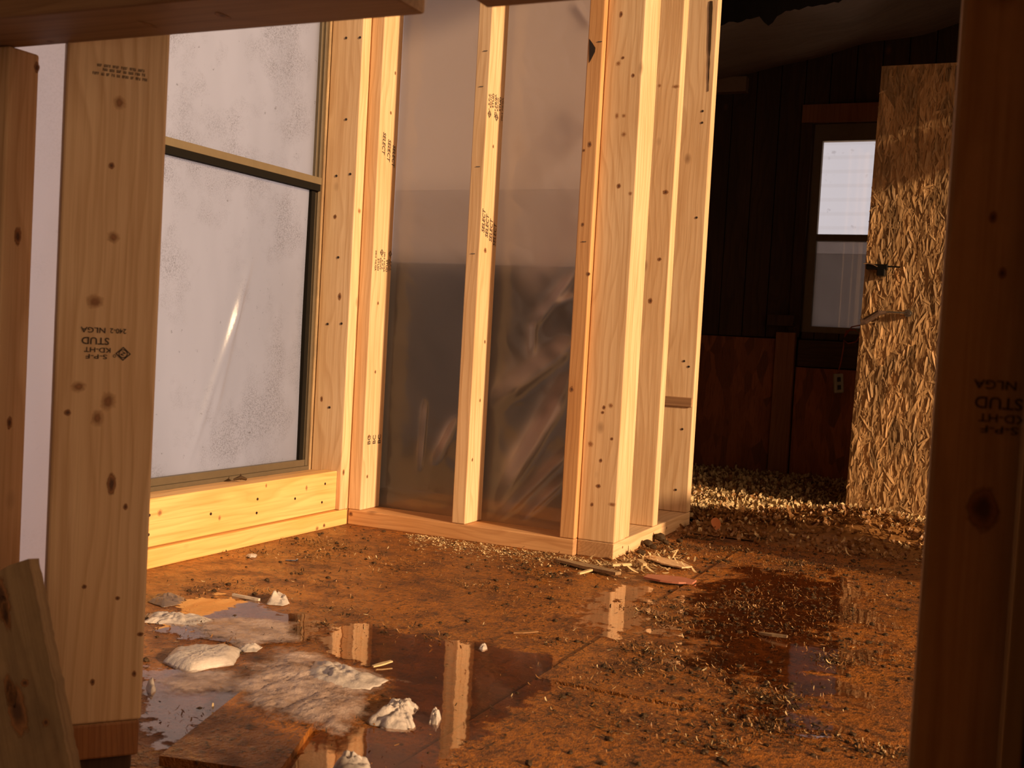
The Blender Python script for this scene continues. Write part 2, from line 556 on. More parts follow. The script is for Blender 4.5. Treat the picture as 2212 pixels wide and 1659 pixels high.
def put_text(bm, s, O, u, v, n, h, width=None, shear=0.0):
    vs, fs = text_polys(s)
    if not vs: return
    xs = [p.x for p in vs]; ys = [p.y for p in vs]
    x0, x1, y0, y1 = min(xs), max(xs), min(ys), max(ys)
    ky = h / 0.72
    kx = ky if width is None else width / (x1 - x0)
    new = [bm.verts.new(O + u * ((p.x - x0) * kx + shear * p.y * ky) + v * (p.y * ky) + n * 0.0006) for p in vs]
    for f in fs:
        try:
            g = bm.faces.new([new[i] for i in f]); g.normal_update()
            if g.normal.dot(n) < 0: g.normal_flip()
        except ValueError:
            pass


def line_strip(bm, pts, wd, O, u, v, n, closed=False):
    P = list(pts) + ([pts[0]] if closed else [])
    for (ax, ay), (bx, by) in zip(P, P[1:]):
        d = Vector((bx - ax, by - ay)); L = d.length
        if L < 1e-9: continue
        d /= L; q = Vector((-d.y, d.x)) * wd / 2; e = d * wd * 0.4
        cs = [(ax - e.x + q.x, ay - e.y + q.y), (bx + e.x + q.x, by + e.y + q.y), (bx + e.x - q.x, by + e.y - q.y), (ax - e.x - q.x, ay - e.y - q.y)]
        f = bm.faces.new([bm.verts.new(O + u * a + v * b + n * 0.0006) for a, b in cs]); f.normal_update()
        if f.normal.dot(n) < 0: f.normal_flip()


def grade_stamp(parent, O, u, v, n, W):
    """Grade mark, drawn upright in the (u, v) frame with its lower left at O; W = width of the bottom line."""
    bm = bmesh.new()
    k = W / 1.0
    P = lambda a, b: O + u * (a * k) + v * (b * k)
    put_text(bm, '240-2', P(0.0, 0.0), u, v, n, 0.115 * k, 0.36 * k)
    put_text(bm, 'NLGA', P(0.46, 0.0), u, v, n, 0.125 * k, 0.54 * k)
    put_text(bm, 'STUD', P(0.37, 0.23), u, v, n, 0.165 * k, 0.60 * k)
    put_text(bm, 'KD-HT', P(0.33, 0.46), u, v, n, 0.115 * k, 0.58 * k)
    put_text(bm, 'S-P-F', P(0.40, 0.62), u, v, n, 0.105 * k, 0.47 * k)
    Q = P(0.05, 0.58)
    s = 0.15 * k
    line_strip(bm, [(-s * 1.05, 0), (0, -s), (s * 1.05, 0), (0, s)], 0.022 * k, Q, u, v, n, True)
    line_strip(bm, [(0.62 * s * cos(a), 0.62 * s * sin(a)) for a in [pi * 2 * i / 16 for i in range(16)]], 0.02 * k, Q, u, v, n, True)
    line_strip(bm, [(-0.05 * s, 0.3 * s), (0.35 * s, 0.1 * s), (-0.3 * s, -0.1 * s), (0.1 * s, -0.32 * s)], 0.02 * k, Q, u, v, n)
    o = P(0.24, 0.64)
    line_strip(bm, [(0.03 * k * cos(a), 0.03 * k * sin(a)) for a in [pi * 2 * i / 10 for i in range(10)]], 0.012 * k, o, u, v, n, True)
    ob = mk('grade_stamp', bm, INK, parent)
    ob['label'] = 'dark ink grade mark'
    return ob


def word_stamp(parent, word, O, u, v, n, h, width, shear=0.2):
    bm = bmesh.new()
    put_text(bm, word, O, u, v, n, h, width, shear)
    ob = mk('word_stamp', bm, INK, parent)
    ob['label'] = 'dark ink word ' + word
    return ob


X, Y, Z = Vector((1, 0, 0)), Vector((0, 1, 0)), Vector((0, 0, 1))
TOP = 1.62

# ================================================================== SETTING
# floor: three plywood sheets with open seams
bm = bmesh.new()
add_box(bm, -0.10, 0.898, -1.72, 1.95, -0.02, 0.0)
add_box(bm, -0.10, 2.0, -4.0, -1.722, -0.02, 0.0, mi=1)  # unseen near floor, darkened to cut bounce onto the right stud
add_box(bm, 0.903, 2.0, -0.884, 1.95, -0.02, 0.0035)
add_box(bm, 0.903, 2.0, -1.72, -0.896, -0.02, 0.0025)
add_box(bm, -0.10, 2.0, -4.0, 1.95, -0.05, -0.02, mi=1)
tag(mk('floor', bm, [FLOOR, SHED]), kind='structure')

# snowy ground outside
bm = bmesh.new()
add_box(bm, -40, 40, -40, 40, -0.40, -0.30)
tag(mk('ground', bm, SNOWG), kind='structure')

# ceiling
tag(BOX('ceiling', (-0.12, 2.08, -4.05, 2.0, 2.05, 2.10), SHED), kind='structure')

# shed around the camera
bm = bmesh.new()
add_box(bm, 1.78, 1.83, -2.12, -1.60, -0.02, 2.05)        # unseen doorway beyond it added so glow reaches the left stud
add_box(bm, 1.78, 1.83, -4.0, -2.12, 1.95, 2.05)
tag(mk('wall_near_right', bm, SHED), kind='structure')
tag(BOX('wall_near_back', (-0.12, 1.83, -4.05, -4.0, -0.02, 2.05), SHED), kind='structure')
tag(BOX('wall_near_left', (-0.12, -0.07, -4.0, -1.62, -0.02, 2.05), SHED), kind='structure')
bm = bmesh.new()
add_box(bm, -0.07, 1.78, -1.585, -1.55, 0.795, 2.05)
add_box(bm, -0.07, 0.34, -1.585, -1.55, -0.02, 0.795)
add_box(bm, 1.60, 1.78, -1.60, -1.55, -0.02, 0.795)
tag(mk('wall_near_front', bm, SHED), kind='structure')

# unseen far side wall, its openings shaped to cast the sun patches
bm = bmesh.new()
XR = 2.0
add_box(bm, XR, XR + 0.05, 1.03, 2.0, -0.02, 2.05)        # closed end
add_box(bm, XR, XR + 0.05, -1.55, -0.12, -0.02, 0.13)     # low sill
add_box(bm, XR, XR + 0.05, 0.05, 0.40, -0.02, 0.47)       # low boarding beside the doorway
add_box(bm, XR, XR + 0.05, 0.86, 1.03, -0.02, 0.22)
add_box(bm, XR, XR + 0.05, 0.50, 1.03, 1.27, 1.405)       # head of the doorway
add_box(bm, XR, XR + 0.05, 0.50, 1.03, 1.425, 2.05)
add_box(bm, 1.45, XR, 0.48, 0.50, 0.56, 2.05)             # unseen panel added to keep sky light off the upper door
tag(mk('wall_right', bm, SHED), kind='structure')

# closing wall between the bump-out and the dark room
tag(BOX('wall_left', (0.30, 0.35, 0.66, 1.80, -0.02, 2.05), SHED), kind='structure')

# rear wall: vertical board siding above, panels below, hole for the window
YB = 1.80
wx0, wx1 = 0.745, 1.13
wz0, wz1 = 0.565, 1.315
bm = bmesh.new()
seams = [0.35]
x = 0.35
while x < 2.0:
    x = min(x + 0.088, 2.0)
    seams.append(x)
for a, b in zip(seams, seams[1:]):
    g = 0.0018
    lo_, hi_ = a + g, b - g
    if hi_ < wx0 or lo_ > wx1:
        add_box(bm, lo_, hi_, YB, YB + 0.02, 0.54, 2.05)
    else:
        add_box(bm, lo_, hi_, YB, YB + 0.02, wz1, 2.05)
        if lo_ < wx0: add_box(bm, lo_, wx0, YB, YB + 0.02, 0.54, wz1)
        if hi_ > wx1: add_box(bm, wx1, hi_, YB, YB + 0.02, 0.54, wz1)
        add_box(bm, lo_, hi_, YB, YB + 0.02, 0.54, wz0)
add_box(bm, 0.35, wx0, YB + 0.02, YB + 0.04, -0.02, 2.05)
add_box(bm, wx1, 2.0, YB + 0.02, YB + 0.04, -0.02, 2.05)
add_box(bm, wx0, wx1, YB + 0.02, YB + 0.04, -0.02, wz0)
add_box(bm, wx0, wx1, YB + 0.02, YB + 0.04, wz1, 2.05)
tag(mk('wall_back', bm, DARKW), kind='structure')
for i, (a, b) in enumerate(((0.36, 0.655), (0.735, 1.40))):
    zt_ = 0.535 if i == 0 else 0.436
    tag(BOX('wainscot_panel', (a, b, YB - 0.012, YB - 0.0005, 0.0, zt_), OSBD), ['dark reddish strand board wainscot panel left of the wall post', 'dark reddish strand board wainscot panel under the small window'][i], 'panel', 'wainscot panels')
board('wall_post', (0.66, 0.73, YB - 0.035, YB - 0.0005, 0.0, 0.56), 'Z', REDD, 'short reddish post between the two dark wainscot panels', cat='post')
board('window_ledge', (0.74, 1.40, YB - 0.02, YB - 0.0005, 0.44, 0.536), 'X', DARKW, 'dark horizontal rail under the small back window', cat='rail')
# frames of the back window
win = empty('window_2', ((wx0 + wx1) / 2, YB, wz0)); tag(win, kind='structure')
bm = bmesh.new()
for e in ((wx0 - 0.004, wx0 + 0.03, wz0, wz1), (wx1 - 0.03, wx1 + 0.004, wz0, wz1), (wx0 + 0.03, wx1 - 0.03, wz0, wz0 + 0.022), (wx0 + 0.03, wx1 - 0.03, wz1 - 0.06, wz1)):
    add_box(bm, e[0], e[1], YB + 0.004, YB + 0.032, e[2], e[3])
mk('window_frame', bm, ALUT, win)
zr = on(1765, 513, 1, YB).z
bm = bmesh.new()
add_box(bm, wx0 + 0.03, wx1 - 0.03, YB + 0.0, YB + 0.03, zr - 0.012, zr + 0.012)
mk('meeting_rail', bm, ALU, win)


def mat_screen(name, t, c):
    N = NT(name)
    tr = N.n('BsdfTransparent', Color=(0.88, 0.84, 0.84))
    df = N.n('BsdfDiffuse', Color=(c * 0.5, c * 0.46, c * 0.44))
    nz = N.noise(N.coords((12, 12, 12), rnd=False), 1.0, 3)
    tl = N.n('BsdfTranslucent', Color=N.mix((c, c * 0.94, c * 0.92), (c * 0.8, c * 0.74, c * 0.72), nz))
    a = N.n('AddShader', i_0=df.outputs[0], i_1=tl.outputs[0])
    m = N.n('MixShader', i_0=t, i_1=tr.outputs[0], i_2=a.outputs[0])
    return N.done(m.outputs[0])


def mat_clear():
    N = NT('clear_glass')
    tr = N.n('BsdfTransparent', Color=(0.95, 0.95, 0.95))
    gl = N.n('BsdfGlossy', Color=(1, 1, 1), Roughness=0.02)
    m = N.n('MixShader', i_0=N.facing_fresnel(0.015, 0.3), i_1=tr.outputs[0], i_2=gl.outputs[0])
    return N.done(m.outputs[0])


def mat_ribbed():
    N = NT('ribbed_film')
    wv = N.n('TexWave', wave_type='BANDS', bands_direction='Z', Vector=N.coords((1, 1, 1), rnd=False), Scale=6.2, Distortion=0.0)
    nz = N.noise(N.coords((30, 30, 30), rnd=False), 1.0, 4)
    c_ = N.mix((0.97, 0.97, 0.97), (0.945, 0.94, 0.935), N.ramp(wv.outputs[1], [(0.75, 0.0), (0.95, 1.0)]))
    c_ = N.mix(c_, (0.75, 0.73, 0.72), N.ramp(nz, [(0.66, 0.0), (0.75, 0.7)]))
    tr = N.n('BsdfTransparent', Color=c_)
    gl = N.n('BsdfGlossy', Color=(1, 1, 1), Roughness=0.05)
    m = N.n('MixShader', i_0=0.04, i_1=tr.outputs[0], i_2=gl.outputs[0])
    return N.done(m.outputs[0])


CLEAR = mat_clear()
RIBBED = mat_ribbed()
bm = bmesh.new(); add_box(bm, wx0 + 0.03, wx1 - 0.03, YB + 0.018, YB + 0.021, zr + 0.012, wz1 - 0.06)
mk('pane', bm, RIBBED, win)
bm = bmesh.new(); add_box(bm, wx0 + 0.03, wx1 - 0.03, YB + 0.012, YB + 0.015, wz0 + 0.022, zr - 0.012)
mk('pane', bm, CLEAR, win)
zs = on(1765, 546, 1, YB).z
bm = bmesh.new(); add_box(bm, wx0 + 0.03, wx1 - 0.03, YB + 0.024, YB + 0.0245, wz0 + 0.022, zs)
mk('insect_screen', bm, mat_screen('insect_screen', 0.92, 0.30), win)['label'] = 'grey insect screen'
bm = bmesh.new(); add_box(bm, wx0 + 0.03, wx1 - 0.03, YB + 0.026, YB + 0.0265, zs, zr - 0.012)
mk('insect_screen', bm, mat_screen('screen_fold', 0.84, 0.36), win)['label'] = 'lighter strip of screen'
tag(BOX('trim_1', (wx0 - 0.045, wx1 + 0.05, YB - 0.018, YB, wz1 + 0.004, wz1 + 0.068), REDD), kind='structure')
bm = bmesh.new()
add_box(bm, wx0 - 0.045, wx0 - 0.006, YB - 0.016, YB, wz0 - 0.02, wz1 + 0.002)
tag(mk('trim_2', bm, DARKW), kind='structure')
# ------------------------------------------------------------------ window wall (x = 0 faces +X)
win1 = empty('window_1', (-0.1, -0.5, 0.13)); tag(win1, kind='structure')
ya, yb = -1.02, -0.045
bm = bmesh.new()
add_box(bm, -0.125, -0.090, ya, yb, 0.118, 0.140, bev=0.001)
add_box(bm, -0.112, -0.094, ya, yb - 0.012, 0.140, 0.156, bev=0.001)
add_box(bm, -0.125, -0.094, yb - 0.010, yb, 0.140, 2.0, bev=0.001)
add_box(bm, -0.125, -0.100, yb - 0.018, yb - 0.010, 0.140, 2.0, bev=0.001)
add_box(bm, -0.125, -0.094, ya, ya + 0.02, 0.140, 2.0, bev=0.001)
mk('window_frame', bm, ALU, win1)
bm = bmesh.new()
add_box(bm, -0.108, -0.096, yb - 0.034, yb - 0.018, 0.156, 0.822)
mk('gasket', bm, RUBBER, win1)
bm = bmesh.new()
add_box(bm, -0.110, -0.088, ya, yb - 0.006, 0.829, 0.846, bev=0.001)
mk('meeting_rail', bm, ALUT, win1)
bm = bmesh.new()
add_box(bm, -0.106, -0.0885, ya, yb - 0.010, 0.813, 0.829)
mk('rail_gasket', bm, RUBBER, win1)


def pane_sheet(name, x, y0, y1, z0, z1, mat, ny=60, nz=70, amp=0.0, parent=None, folds=()):
    bm = bmesh.new()
    g = []
    for i in range(ny + 1):
        row = []
        for j in range(nz + 1):
            yy = y0 + (y1 - y0) * i / ny; zz = z0 + (z1 - z0) * j / nz
            dx = amp * noise.noise((yy * 5, zz * 2.2, 3.1)) if amp else 0
            for (fy, fz, gy, gz, wd, hh) in folds:
                d = Vector((gy - fy, gz - fz)); L = d.length; d /= L
                r = Vector((yy - fy, zz - fz)); t = r.dot(d) / L
                if -0.05 < t < 1.05:
                    s = r.x * d.y - r.y * d.x
                    fall = min(1, max(0, (t + 0.05) / 0.2)) * min(1, max(0, (1.05 - t) / 0.3))
                    dx += hh * math.exp(-(s / wd) ** 2) * fall
            row.append(bm.verts.new((x + dx, yy, zz)))
        g.append(row)
    for i in range(ny):
        for j in range(nz):
            bm.faces.new((g[i][j], g[i + 1][j], g[i + 1][j + 1], g[i][j + 1]))
    return mk(name, bm, mat, parent, smooth=True)


fd = []
for (p, q, wd, hh) in (((545, 560), (410, 1000), 0.010, 0.006), ((520, 640), (455, 930), 0.012, 0.006)):
    a = on(*p, 0, -0.102); b = on(*q, 0, -0.102)
    fd.append((a.y, a.z, b.y, b.z, wd, hh))
pane_sheet('pane', -0.104, ya, yb - 0.03, 0.15, 0.815, FROST, 160, 110, 0.004, win1, fd)
pane_sheet('pane', -0.108, ya, yb - 0.01, 0.846, 2.0, FROST, 40, 40, 0.003, win1)

nl = lambda pts, ax, val, nr: [(on(a, b, ax, val), nr) for a, b in pts]
kn = lambda pts, ax, val, nr: [(on(p[0], p[1], ax, val), nr, p[2], p[3]) + tuple(p[4:]) for p in pts]

board('bottom_plate', (-0.089, 0.0, -1.02, -0.0005, 0.0, 0.0378), 'Y', PINE2, 'sunlit amber two-by-four lying flat along the floor under the big window', cat='board',
      kn=kn([(685, 1142, .006, .006, 2), (700, 1135, .004, .004)], 0, 0.0, (1, 0, 0)))
board('sill_board', (-0.049, -0.011, -1.02, -0.037, 0.0395, 0.1345), 'Y', PINE2, 'sunlit amber board on edge below the big window, studded with nail heads', cat='board',
      nails=nl([(455, 1110), (556, 1078), (554, 1108), (637, 1077), (702, 1045), (695, 1085), (322, 1113), (320, 1155)], 0, -0.011, (1, 0, 0)),
      kn=kn([(345, 1108, .006, .006, 2), (474, 1119, .004, .005, 2), (662, 1054, .004, .006, 2), (575, 1049, .003, .004, 2)], 0, -0.011, (1, 0, 0)))
board('sill_board', (-0.089, -0.0495, -1.02, -0.037, 0.0395, 0.131), 'Y', PINED, 'dusty inner sill board between the amber board and the window frame', cat='board')
# twig of bark lying on the sill
bm = bmesh.new()
p = on(520, 1036, 2, 0.139)
add_tube(bm, [p + Vector((-0.01, -0.012, 0.0)), p + Vector((0, 0, 0.005)), p + Vector((0.004, 0.014, 0.0))], [0.002, 0.005, 0.003], 6)
add_tube(bm, [p + Vector((0, 0, 0.0)), p + Vector((-0.004, 0.004, 0.012))], [0.003, 0.001], 5)
tag(mk('bark_scrap', bm, MUCK, origin=p), 'dark curled bark scrap lying on the sill of the big window', 'bark')

jn = (0, -1, 0)
jy = -0.0365
board('jamb_stud', (-0.089, 0.0, jy, -0.0001, 0.0382, TOP), 'Z', PINE, 'pine stud beside the big window with rows of dark nail heads', cat='stud',
      nails=nl([(748, 82), (778, 81), (748, 258), (727, 380), (757, 376), (731, 556), (708, 700), (738, 699), (712, 880)], 1, jy, jn),
      kn=kn([(734, 641, .004, .008), (724, 468, .004, .005), (695, 862, .003, .006)], 1, jy, jn) + kn([(776, 456, .006, .006, 2), (742, 1020, .004, .007)], 0, 0.0, (1, 0, 0)))
board('jamb_backing', (-0.130, -0.0905, -0.043, 0.01, 0.10, TOP), 'Z', OLDW, 'reddish backing strip between the big window frame and its stud', cat='strip')

# ------------------------------------------------------------------ plastic covered stud wall (y = 0 faces -Y)
board('bottom_plate', (0.001, 0.6035, 0.0, 0.089, 0.0, 0.0378), 'X', PINE3, 'reddish bottom plate on the floor under the plastic sheeting', cat='board',
      kn=kn([(758, 1110, .005, .005)], 1, 0.0, (0, -1, 0)))
sA = board('wall_stud', (0.0002, 0.0365, 0.0, 0.0885, 0.0382, TOP), 'Z', PINE, 'pine stud stamped three times with SELECT, in the corner left of the plastic', 'studs of the plastic covered wall',
           kn=[(Vector((0.0365, 0.022 + 0.05 * random.random(), zz)), (1, 0, 0), .003, .004) for zz in (0.12, 0.22, 0.38, 0.55, 0.93, 1.02, 1.12)])
sB = board('wall_stud', (0.291, 0.3265, 0.0, 0.0885, 0.0382, TOP), 'Z', PINE, 'middle pine stud standing between the two plastic sheeting bays', 'studs of the plastic covered wall',
           kn=[(Vector((0.3265, 0.02 + 0.05 * random.random(), zz)), (1, 0, 0), .003, .004) for zz in (0.19, 0.33, 0.47, 0.93)] + [(on(1048, 541, 0, 0.3265), (1, 0, 0), .006, .005)])
sC = board('wall_stud', (0.567, 0.6035, 0.0, 0.0885, 0.0382, TOP), 'Z', PINE3, 'reddish pine stud at the right edge of the plastic sheeting', 'studs of the plastic covered wall',
           kn=kn([(1274, 312, .004, .006), (1271, 592, .004, .004), (1235, 841, .004, .006), (1259, 485, .003, .004), (1261, 325, .003, .003)], 1, 0.0, (0, -1, 0)))
# bark pocket on the edge of the right stud
bm = bmesh.new()
pts = [on(a, b, 1, -0.0008) for a, b in ((1273, 84), (1279, 92), (1286, 103), (1285, 112), (1280, 122), (1273, 135))]
f = bm.faces.new([bm.verts.new(q) for q in pts])
r = bmesh.ops.extrude_face_region(bm, geom=[f])
bmesh.ops.translate(bm, verts=[v for v in r['geom'] if isinstance(v, bmesh.types.BMVert)], vec=(0, 0.006, 0))
bmesh.ops.recalc_face_normals(bm, faces=bm.faces)
mk('bark_pocket', bm, NAIL, sC)['label'] = 'dark bark pocket'

# SELECT stamps
n1 = Vector((1, 0, 0))
for k, (yy, zz) in enumerate(((0.018, 0.968), (0.043, 0.955), (0.066, 0.945))):
    word_stamp(sA, 'SELECT', Vector((0.0365, yy, zz)), Vector((0, -0.02, -1)).normalized(), Y, n1, 0.013, 0.053)
for k, (yy, zz) in enumerate(((0.018, 0.725), (0.038, 0.715), (0.060, 0.707), (0.081, 0.699))):
    word_stamp(sB, 'SELECT', Vector((0.3265, yy, zz)), Z, -Y, n1, 0.014, 0.053)
for k, (yy, zz) in enumerate(((0.030, 0.20), (0.054, 0.2), (0.078, 0.2))):
    word_stamp(sA, 'BC', Vector((0.0365, yy, zz)), Z, -Y, n1, 0.013, 0.022, 0.0)
zt = on(835, 545, 0, 0.0365).z
for yy in (0.010, 0.050): grade_stamp(sA, Vector((0.0365, yy, zt)), -Z, Y, n1, 0.050)
zt = on(1085, 262, 0, 0.3265).z
for yy in (0.044, 0.082): grade_stamp(sB, Vector((0.3265, yy, zt)), Z, -Y, n1, 0.055)
# staples
for par, pts in ((sB, ((1049, 110), (1040, 187), (1033, 360), (1022, 548))), (sC, ((1296, 90), (1262, 522)))):
    for a, b in pts:
        c = on(a, b, 1, 0.0)
        bm = bmesh.new()
        add_box(bm, c.x - 0.005, c.x + 0.005, -0.0012, 0.001, c.z - 0.0007, c.z + 0.0007)
        mk('staple', bm, STAPLE, par)

tag(BOX('corner_filler', (-0.0890, -0.0004, 0.0005, 0.0885, 0.0, TOP), PINE3), kind='structure')  # hidden filler added to stop sky showing through the corner gap

# ------------------------------------------------------------------ side of the bump-out (x = 0.692 faces +X)
XS = 0.692
board('bottom_plate', (0.6045, XS, 0.018, 0.637, 0.0, 0.0365), 'Y', PINE, 'pale bottom plate along the open side of the stud box', cat='board',
      kn=[(Vector((XS, yy, 0.02)), (1, 0, 0), .003, .003) for yy in (0.08, 0.31, 0.42)])
st_lab = ['front corner pine stud of the box with a wide face toward the room', 'second pine stud nailed tight behind the front corner stud of the box',
          'third pine stud of the tripled front corner of the box', 'lone middle pine stud on the open side of the box', 'rear corner pine stud of the box, bark along its upper edge']
side = []
for i, (a, b, xo, mt) in enumerate(((0.018, 0.0555, 0, PINE), (0.056, 0.0955, 0, PINE), (0.0965, 0.1320, -0.003, PINE), (0.306, 0.3435, -0.001, PINE), (0.601, 0.637, 0, PINE))):
    ks, ns = [], []
    if i == 0:
        ks = kn([(1342, 31, .003, .006), (1336, 137, .005, .005, 2), (1346, 125, .003, .003), (1368, 163, .003, .004), (1333, 250, .004, .006, 2), (1348, 250, .004, .004, 2),
                 (1348, 290, .005, .005, 2), (1337, 402, .004, .005), (1362, 418, .004, .004, 2), (1305, 880, .003, .004), (1320, 876, .005, .005, 2), (1302, 891, .003, .003),
                 (1276, 959, .006, .006, 2), (1322, 948, .003, .003), (1298, 995, .003, .004), (1293, 1050, .005, .004), (1323, 1090, .008, .004, 2), (1279, 1090, .003, .004)], 1, 0.018, (0, -1, 0))
    if i == 3:
        ks = kn([(1425, 185, .004, .004, 2), (1460, 187, .009, .004, 2), (1438, 415, .006, .005), (1405, 650, .005, .006), (1425, 560, .004, .004)], 1, 0.306, (0, -1, 0))
    if i == 4:
        ns = nl([(1518, 240), (1517, 265), (1505, 470), (1478, 780), (1488, 792), (1474, 927), (1460, 1058)], 1, 0.601, (0, -1, 0))
    side.append(board('wall_stud', (0.6045, XS + xo, a, b, 0.0370, TOP), 'Z', mt, st_lab[i], 'studs on the side of the box', kn=ks, nails=ns))
# bark edge on the rear corner stud
bm = bmesh.new()
prev = None
for k in range(14):
    py = 2 + k * 15
    wv = 4.5 * (1 - k / 15) + random.uniform(-1, 1)
    xc = 1537 - k * 0.55
    a = on(xc - wv, py, 1, 0.5995); b = on(xc + wv * 0.6, py, 1, 0.5995)
    va, vb = bm.verts.new(a), bm.verts.new(b)
    if prev: bm.faces.new((prev[0], prev[1], vb, va))
    prev = (va, vb)
r = bmesh.ops.extrude_face_region(bm, geom=bm.faces[:])
bmesh.ops.translate(bm, verts=[v for v in r['geom'] if isinstance(v, bmesh.types.BMVert)], vec=(0, 0.004, 0))
bmesh.ops.recalc_face_normals(bm, faces=bm.faces)
mk('bark_strip', bm, MUCK, side[4])['label'] = 'dark strip of bark'
# block nailed in the last bay
a = on(1448, 856, 1, 0.598); b = on(1500, 881, 1, 0.598)
board('spacer_block', (0.607, XS - 0.003, 0.5955, 0.6005, b.z, a.z), 'X', BRNW, 'small brown spacer block nailed low on the rear corner stud', cat='block')

# back of the box through the plastic; sky brightness put into upper panel colours
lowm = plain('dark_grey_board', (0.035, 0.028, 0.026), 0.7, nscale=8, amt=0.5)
upm = plain('pale_sky_backing', (0.62, 0.50, 0.46), 0.8, nscale=3, amt=0.15)
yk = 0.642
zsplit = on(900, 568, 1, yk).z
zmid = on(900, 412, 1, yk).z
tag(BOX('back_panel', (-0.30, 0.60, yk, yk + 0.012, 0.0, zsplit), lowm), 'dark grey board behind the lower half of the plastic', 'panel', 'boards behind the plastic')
tag(BOX('back_panel', (-0.30, 0.60, yk, yk + 0.012, zsplit + 0.001, zmid), plain('mid_sky_backing', (0.42, 0.33, 0.31), 0.8, nscale=3, amt=0.2)), 'mid grey panel standing in for dimmer sky behind the plastic at half height', 'panel', 'boards behind the plastic')
tag(BOX('back_panel', (-0.30, 0.60, yk, yk + 0.012, zmid + 0.001, 2.05), upm), 'pale panel standing in for sky behind the upper part of the plastic', 'panel', 'boards behind the plastic')
tag(BOX('wall_box_left', (-0.30, -0.28, 0.01, 0.64, -0.02, zsplit), lowm), kind='structure')
tag(BOX('floor_box', (-0.30, -0.101, 0.0, 0.64, -0.03, 0.0), lowm), kind='structure')


# plastic sheeting, one sheet over both bays
def plastic():
    y0 = 0.0915
    x0, x1, z0, z1 = 0.002, 0.603, 0.002, TOP + 0.03
    fl = []
    for (p, q, wd, hh) in (((1236, 592), (1150, 705), 0.010, 0.010), ((1150, 700), (1148, 765), 0.008, 0.009), ((1232, 745), (1068, 868), 0.022, 0.016),
                           ((1228, 815), (1082, 1075), 0.014, 0.012), ((1222, 860), (1110, 1020), 0.018, 0.008), ((1218, 985), (1085, 1112), 0.010, 0.012),
                           ((1212, 1040), (1130, 1115), 0.008, 0.010), ((1240, 640), (1195, 655), 0.008, 0.006), ((918, 870), (906, 1005), 0.006, 0.007), ((985, 905), (938, 1000), 0.010, 0.007),
                           ((1235, 5), (1275, 60), 0.012, 0.008), ((1278, 480), (1150, 640), 0.04, 0.014), ((1290, 250), (1120, 420), 0.05, 0.008)):
        a = on(*p, 1, y0); b = on(*q, 1, y0)
        fl.append((Vector((a.x, a.z)), Vector((b.x, b.z)), wd, hh))
    nx, nz = 180, 380
    bm = bmesh.new()
    lay_ = bm.verts.layers.float.new('milk_light')
    g = []
    for i in range(nx + 1):
        row = []
        for j in range(nz + 1):
            mk_ = 0.0
            xx = x0 + (x1 - x0) * i / nx; zz = z0 + (z1 - z0) * j / nz
            d = 0.003 * noise.noise((xx * 9, zz * 5, 1.7)) + 0.0015 * noise.noise((xx * 25 + zz * 12, zz * 20, 4.0))
            mk_ = 0.30 * min(1, max(0, (xx - 0.30) / 0.25)) * min(1, max(0, (zz - 0.45) / 0.45)) * (0.8 + 0.5 * noise.noise((xx * 6, zz * 3, 9)))  # paler towards the upper right: light there put into the milkiness
            mk_ += 0.10 * max(0, noise.noise((xx * 7, zz * 4, 2.2)))
            for a, b, wd, hh in fl:
                e = b - a; L = e.length; e = e / L
                r = Vector((xx, zz)) - a; t = r.dot(e) / L
                if -0.1 < t < 1.1:
                    s = r.x * e.y - r.y * e.x
                    fall = min(1, max(0, (t + 0.1) / 0.25)) * min(1, max(0, (1.1 - t) / 0.35))
                    d += hh * math.exp(-(s / wd) ** 2) * fall
                    ss = s / wd - 0.3
                    mk_ += fall * (1.0 if wd < 0.03 else 0.6) * (math.exp(-(ss / (0.55 if ss < 0 else 1.8)) ** 2)) * (0.65 + 0.7 * noise.noise((xx * 22, zz * 22, wd * 90)))
            edge = min(1, min(abs(xx - 0.019), abs(xx - 0.309), abs(xx - 0.585)) / 0.03)
            vv = bm.verts.new((xx, y0 + 0.003 + (abs(d)) * edge, zz))
            vv[lay_] = min(1.0, mk_)
            row.append(vv)
        g.append(row)
    for i in range(nx):
        for j in range(nz):
            bm.faces.new((g[i][j], g[i + 1][j], g[i + 1][j + 1], g[i][j + 1]))
    tag(mk('plastic_sheeting', bm, SHEET, smooth=True), 'wrinkled clear plastic sheeting stapled behind the middle stud wall', 'plastic sheet')


plastic()

# ------------------------------------------------------------------ near frame around the camera's opening
# angled wall on the left: its end stud seen face-on
PR = far(311, 1565, 1.165); PRt = far(360, 92, 1.165)
ang = math.atan2(0.77, 0.64)
U = Vector((cos(ang), sin(ang), 0)); NV = Vector((U.y, -U.x, 0))     # NV faces the camera
cr_ = Vector(((PR.x + PRt.x) / 2, (PR.y + PRt.y) / 2, 0))
zb = PR.z
LW = 0.098
ctr = cr_ - U * (LW / 2) - NV * 0.018


def uboard(name, u0, u1, n0, n1, z0, z1, mat, label, **kw):
    return board(name, (ctr.x + u0, ctr.x + u1, ctr.y - n1, ctr.y - n0, z0, z1), 'Z', mat, label, rot=ang, piv=(ctr.x, ctr.y, 0), **kw)


def upt(px, py, nn=0.018):
    """pixel -> point on the camera-side face of the left stud"""
    d = _r2 * ((px - 1106) / FPX) + _d2 * ((py - 829.5) / FPX) + _f
    P0 = ctr + NV * nn
    t = (P0 - CAM).dot(NV) / d.dot(NV)
    return CAM + d * t


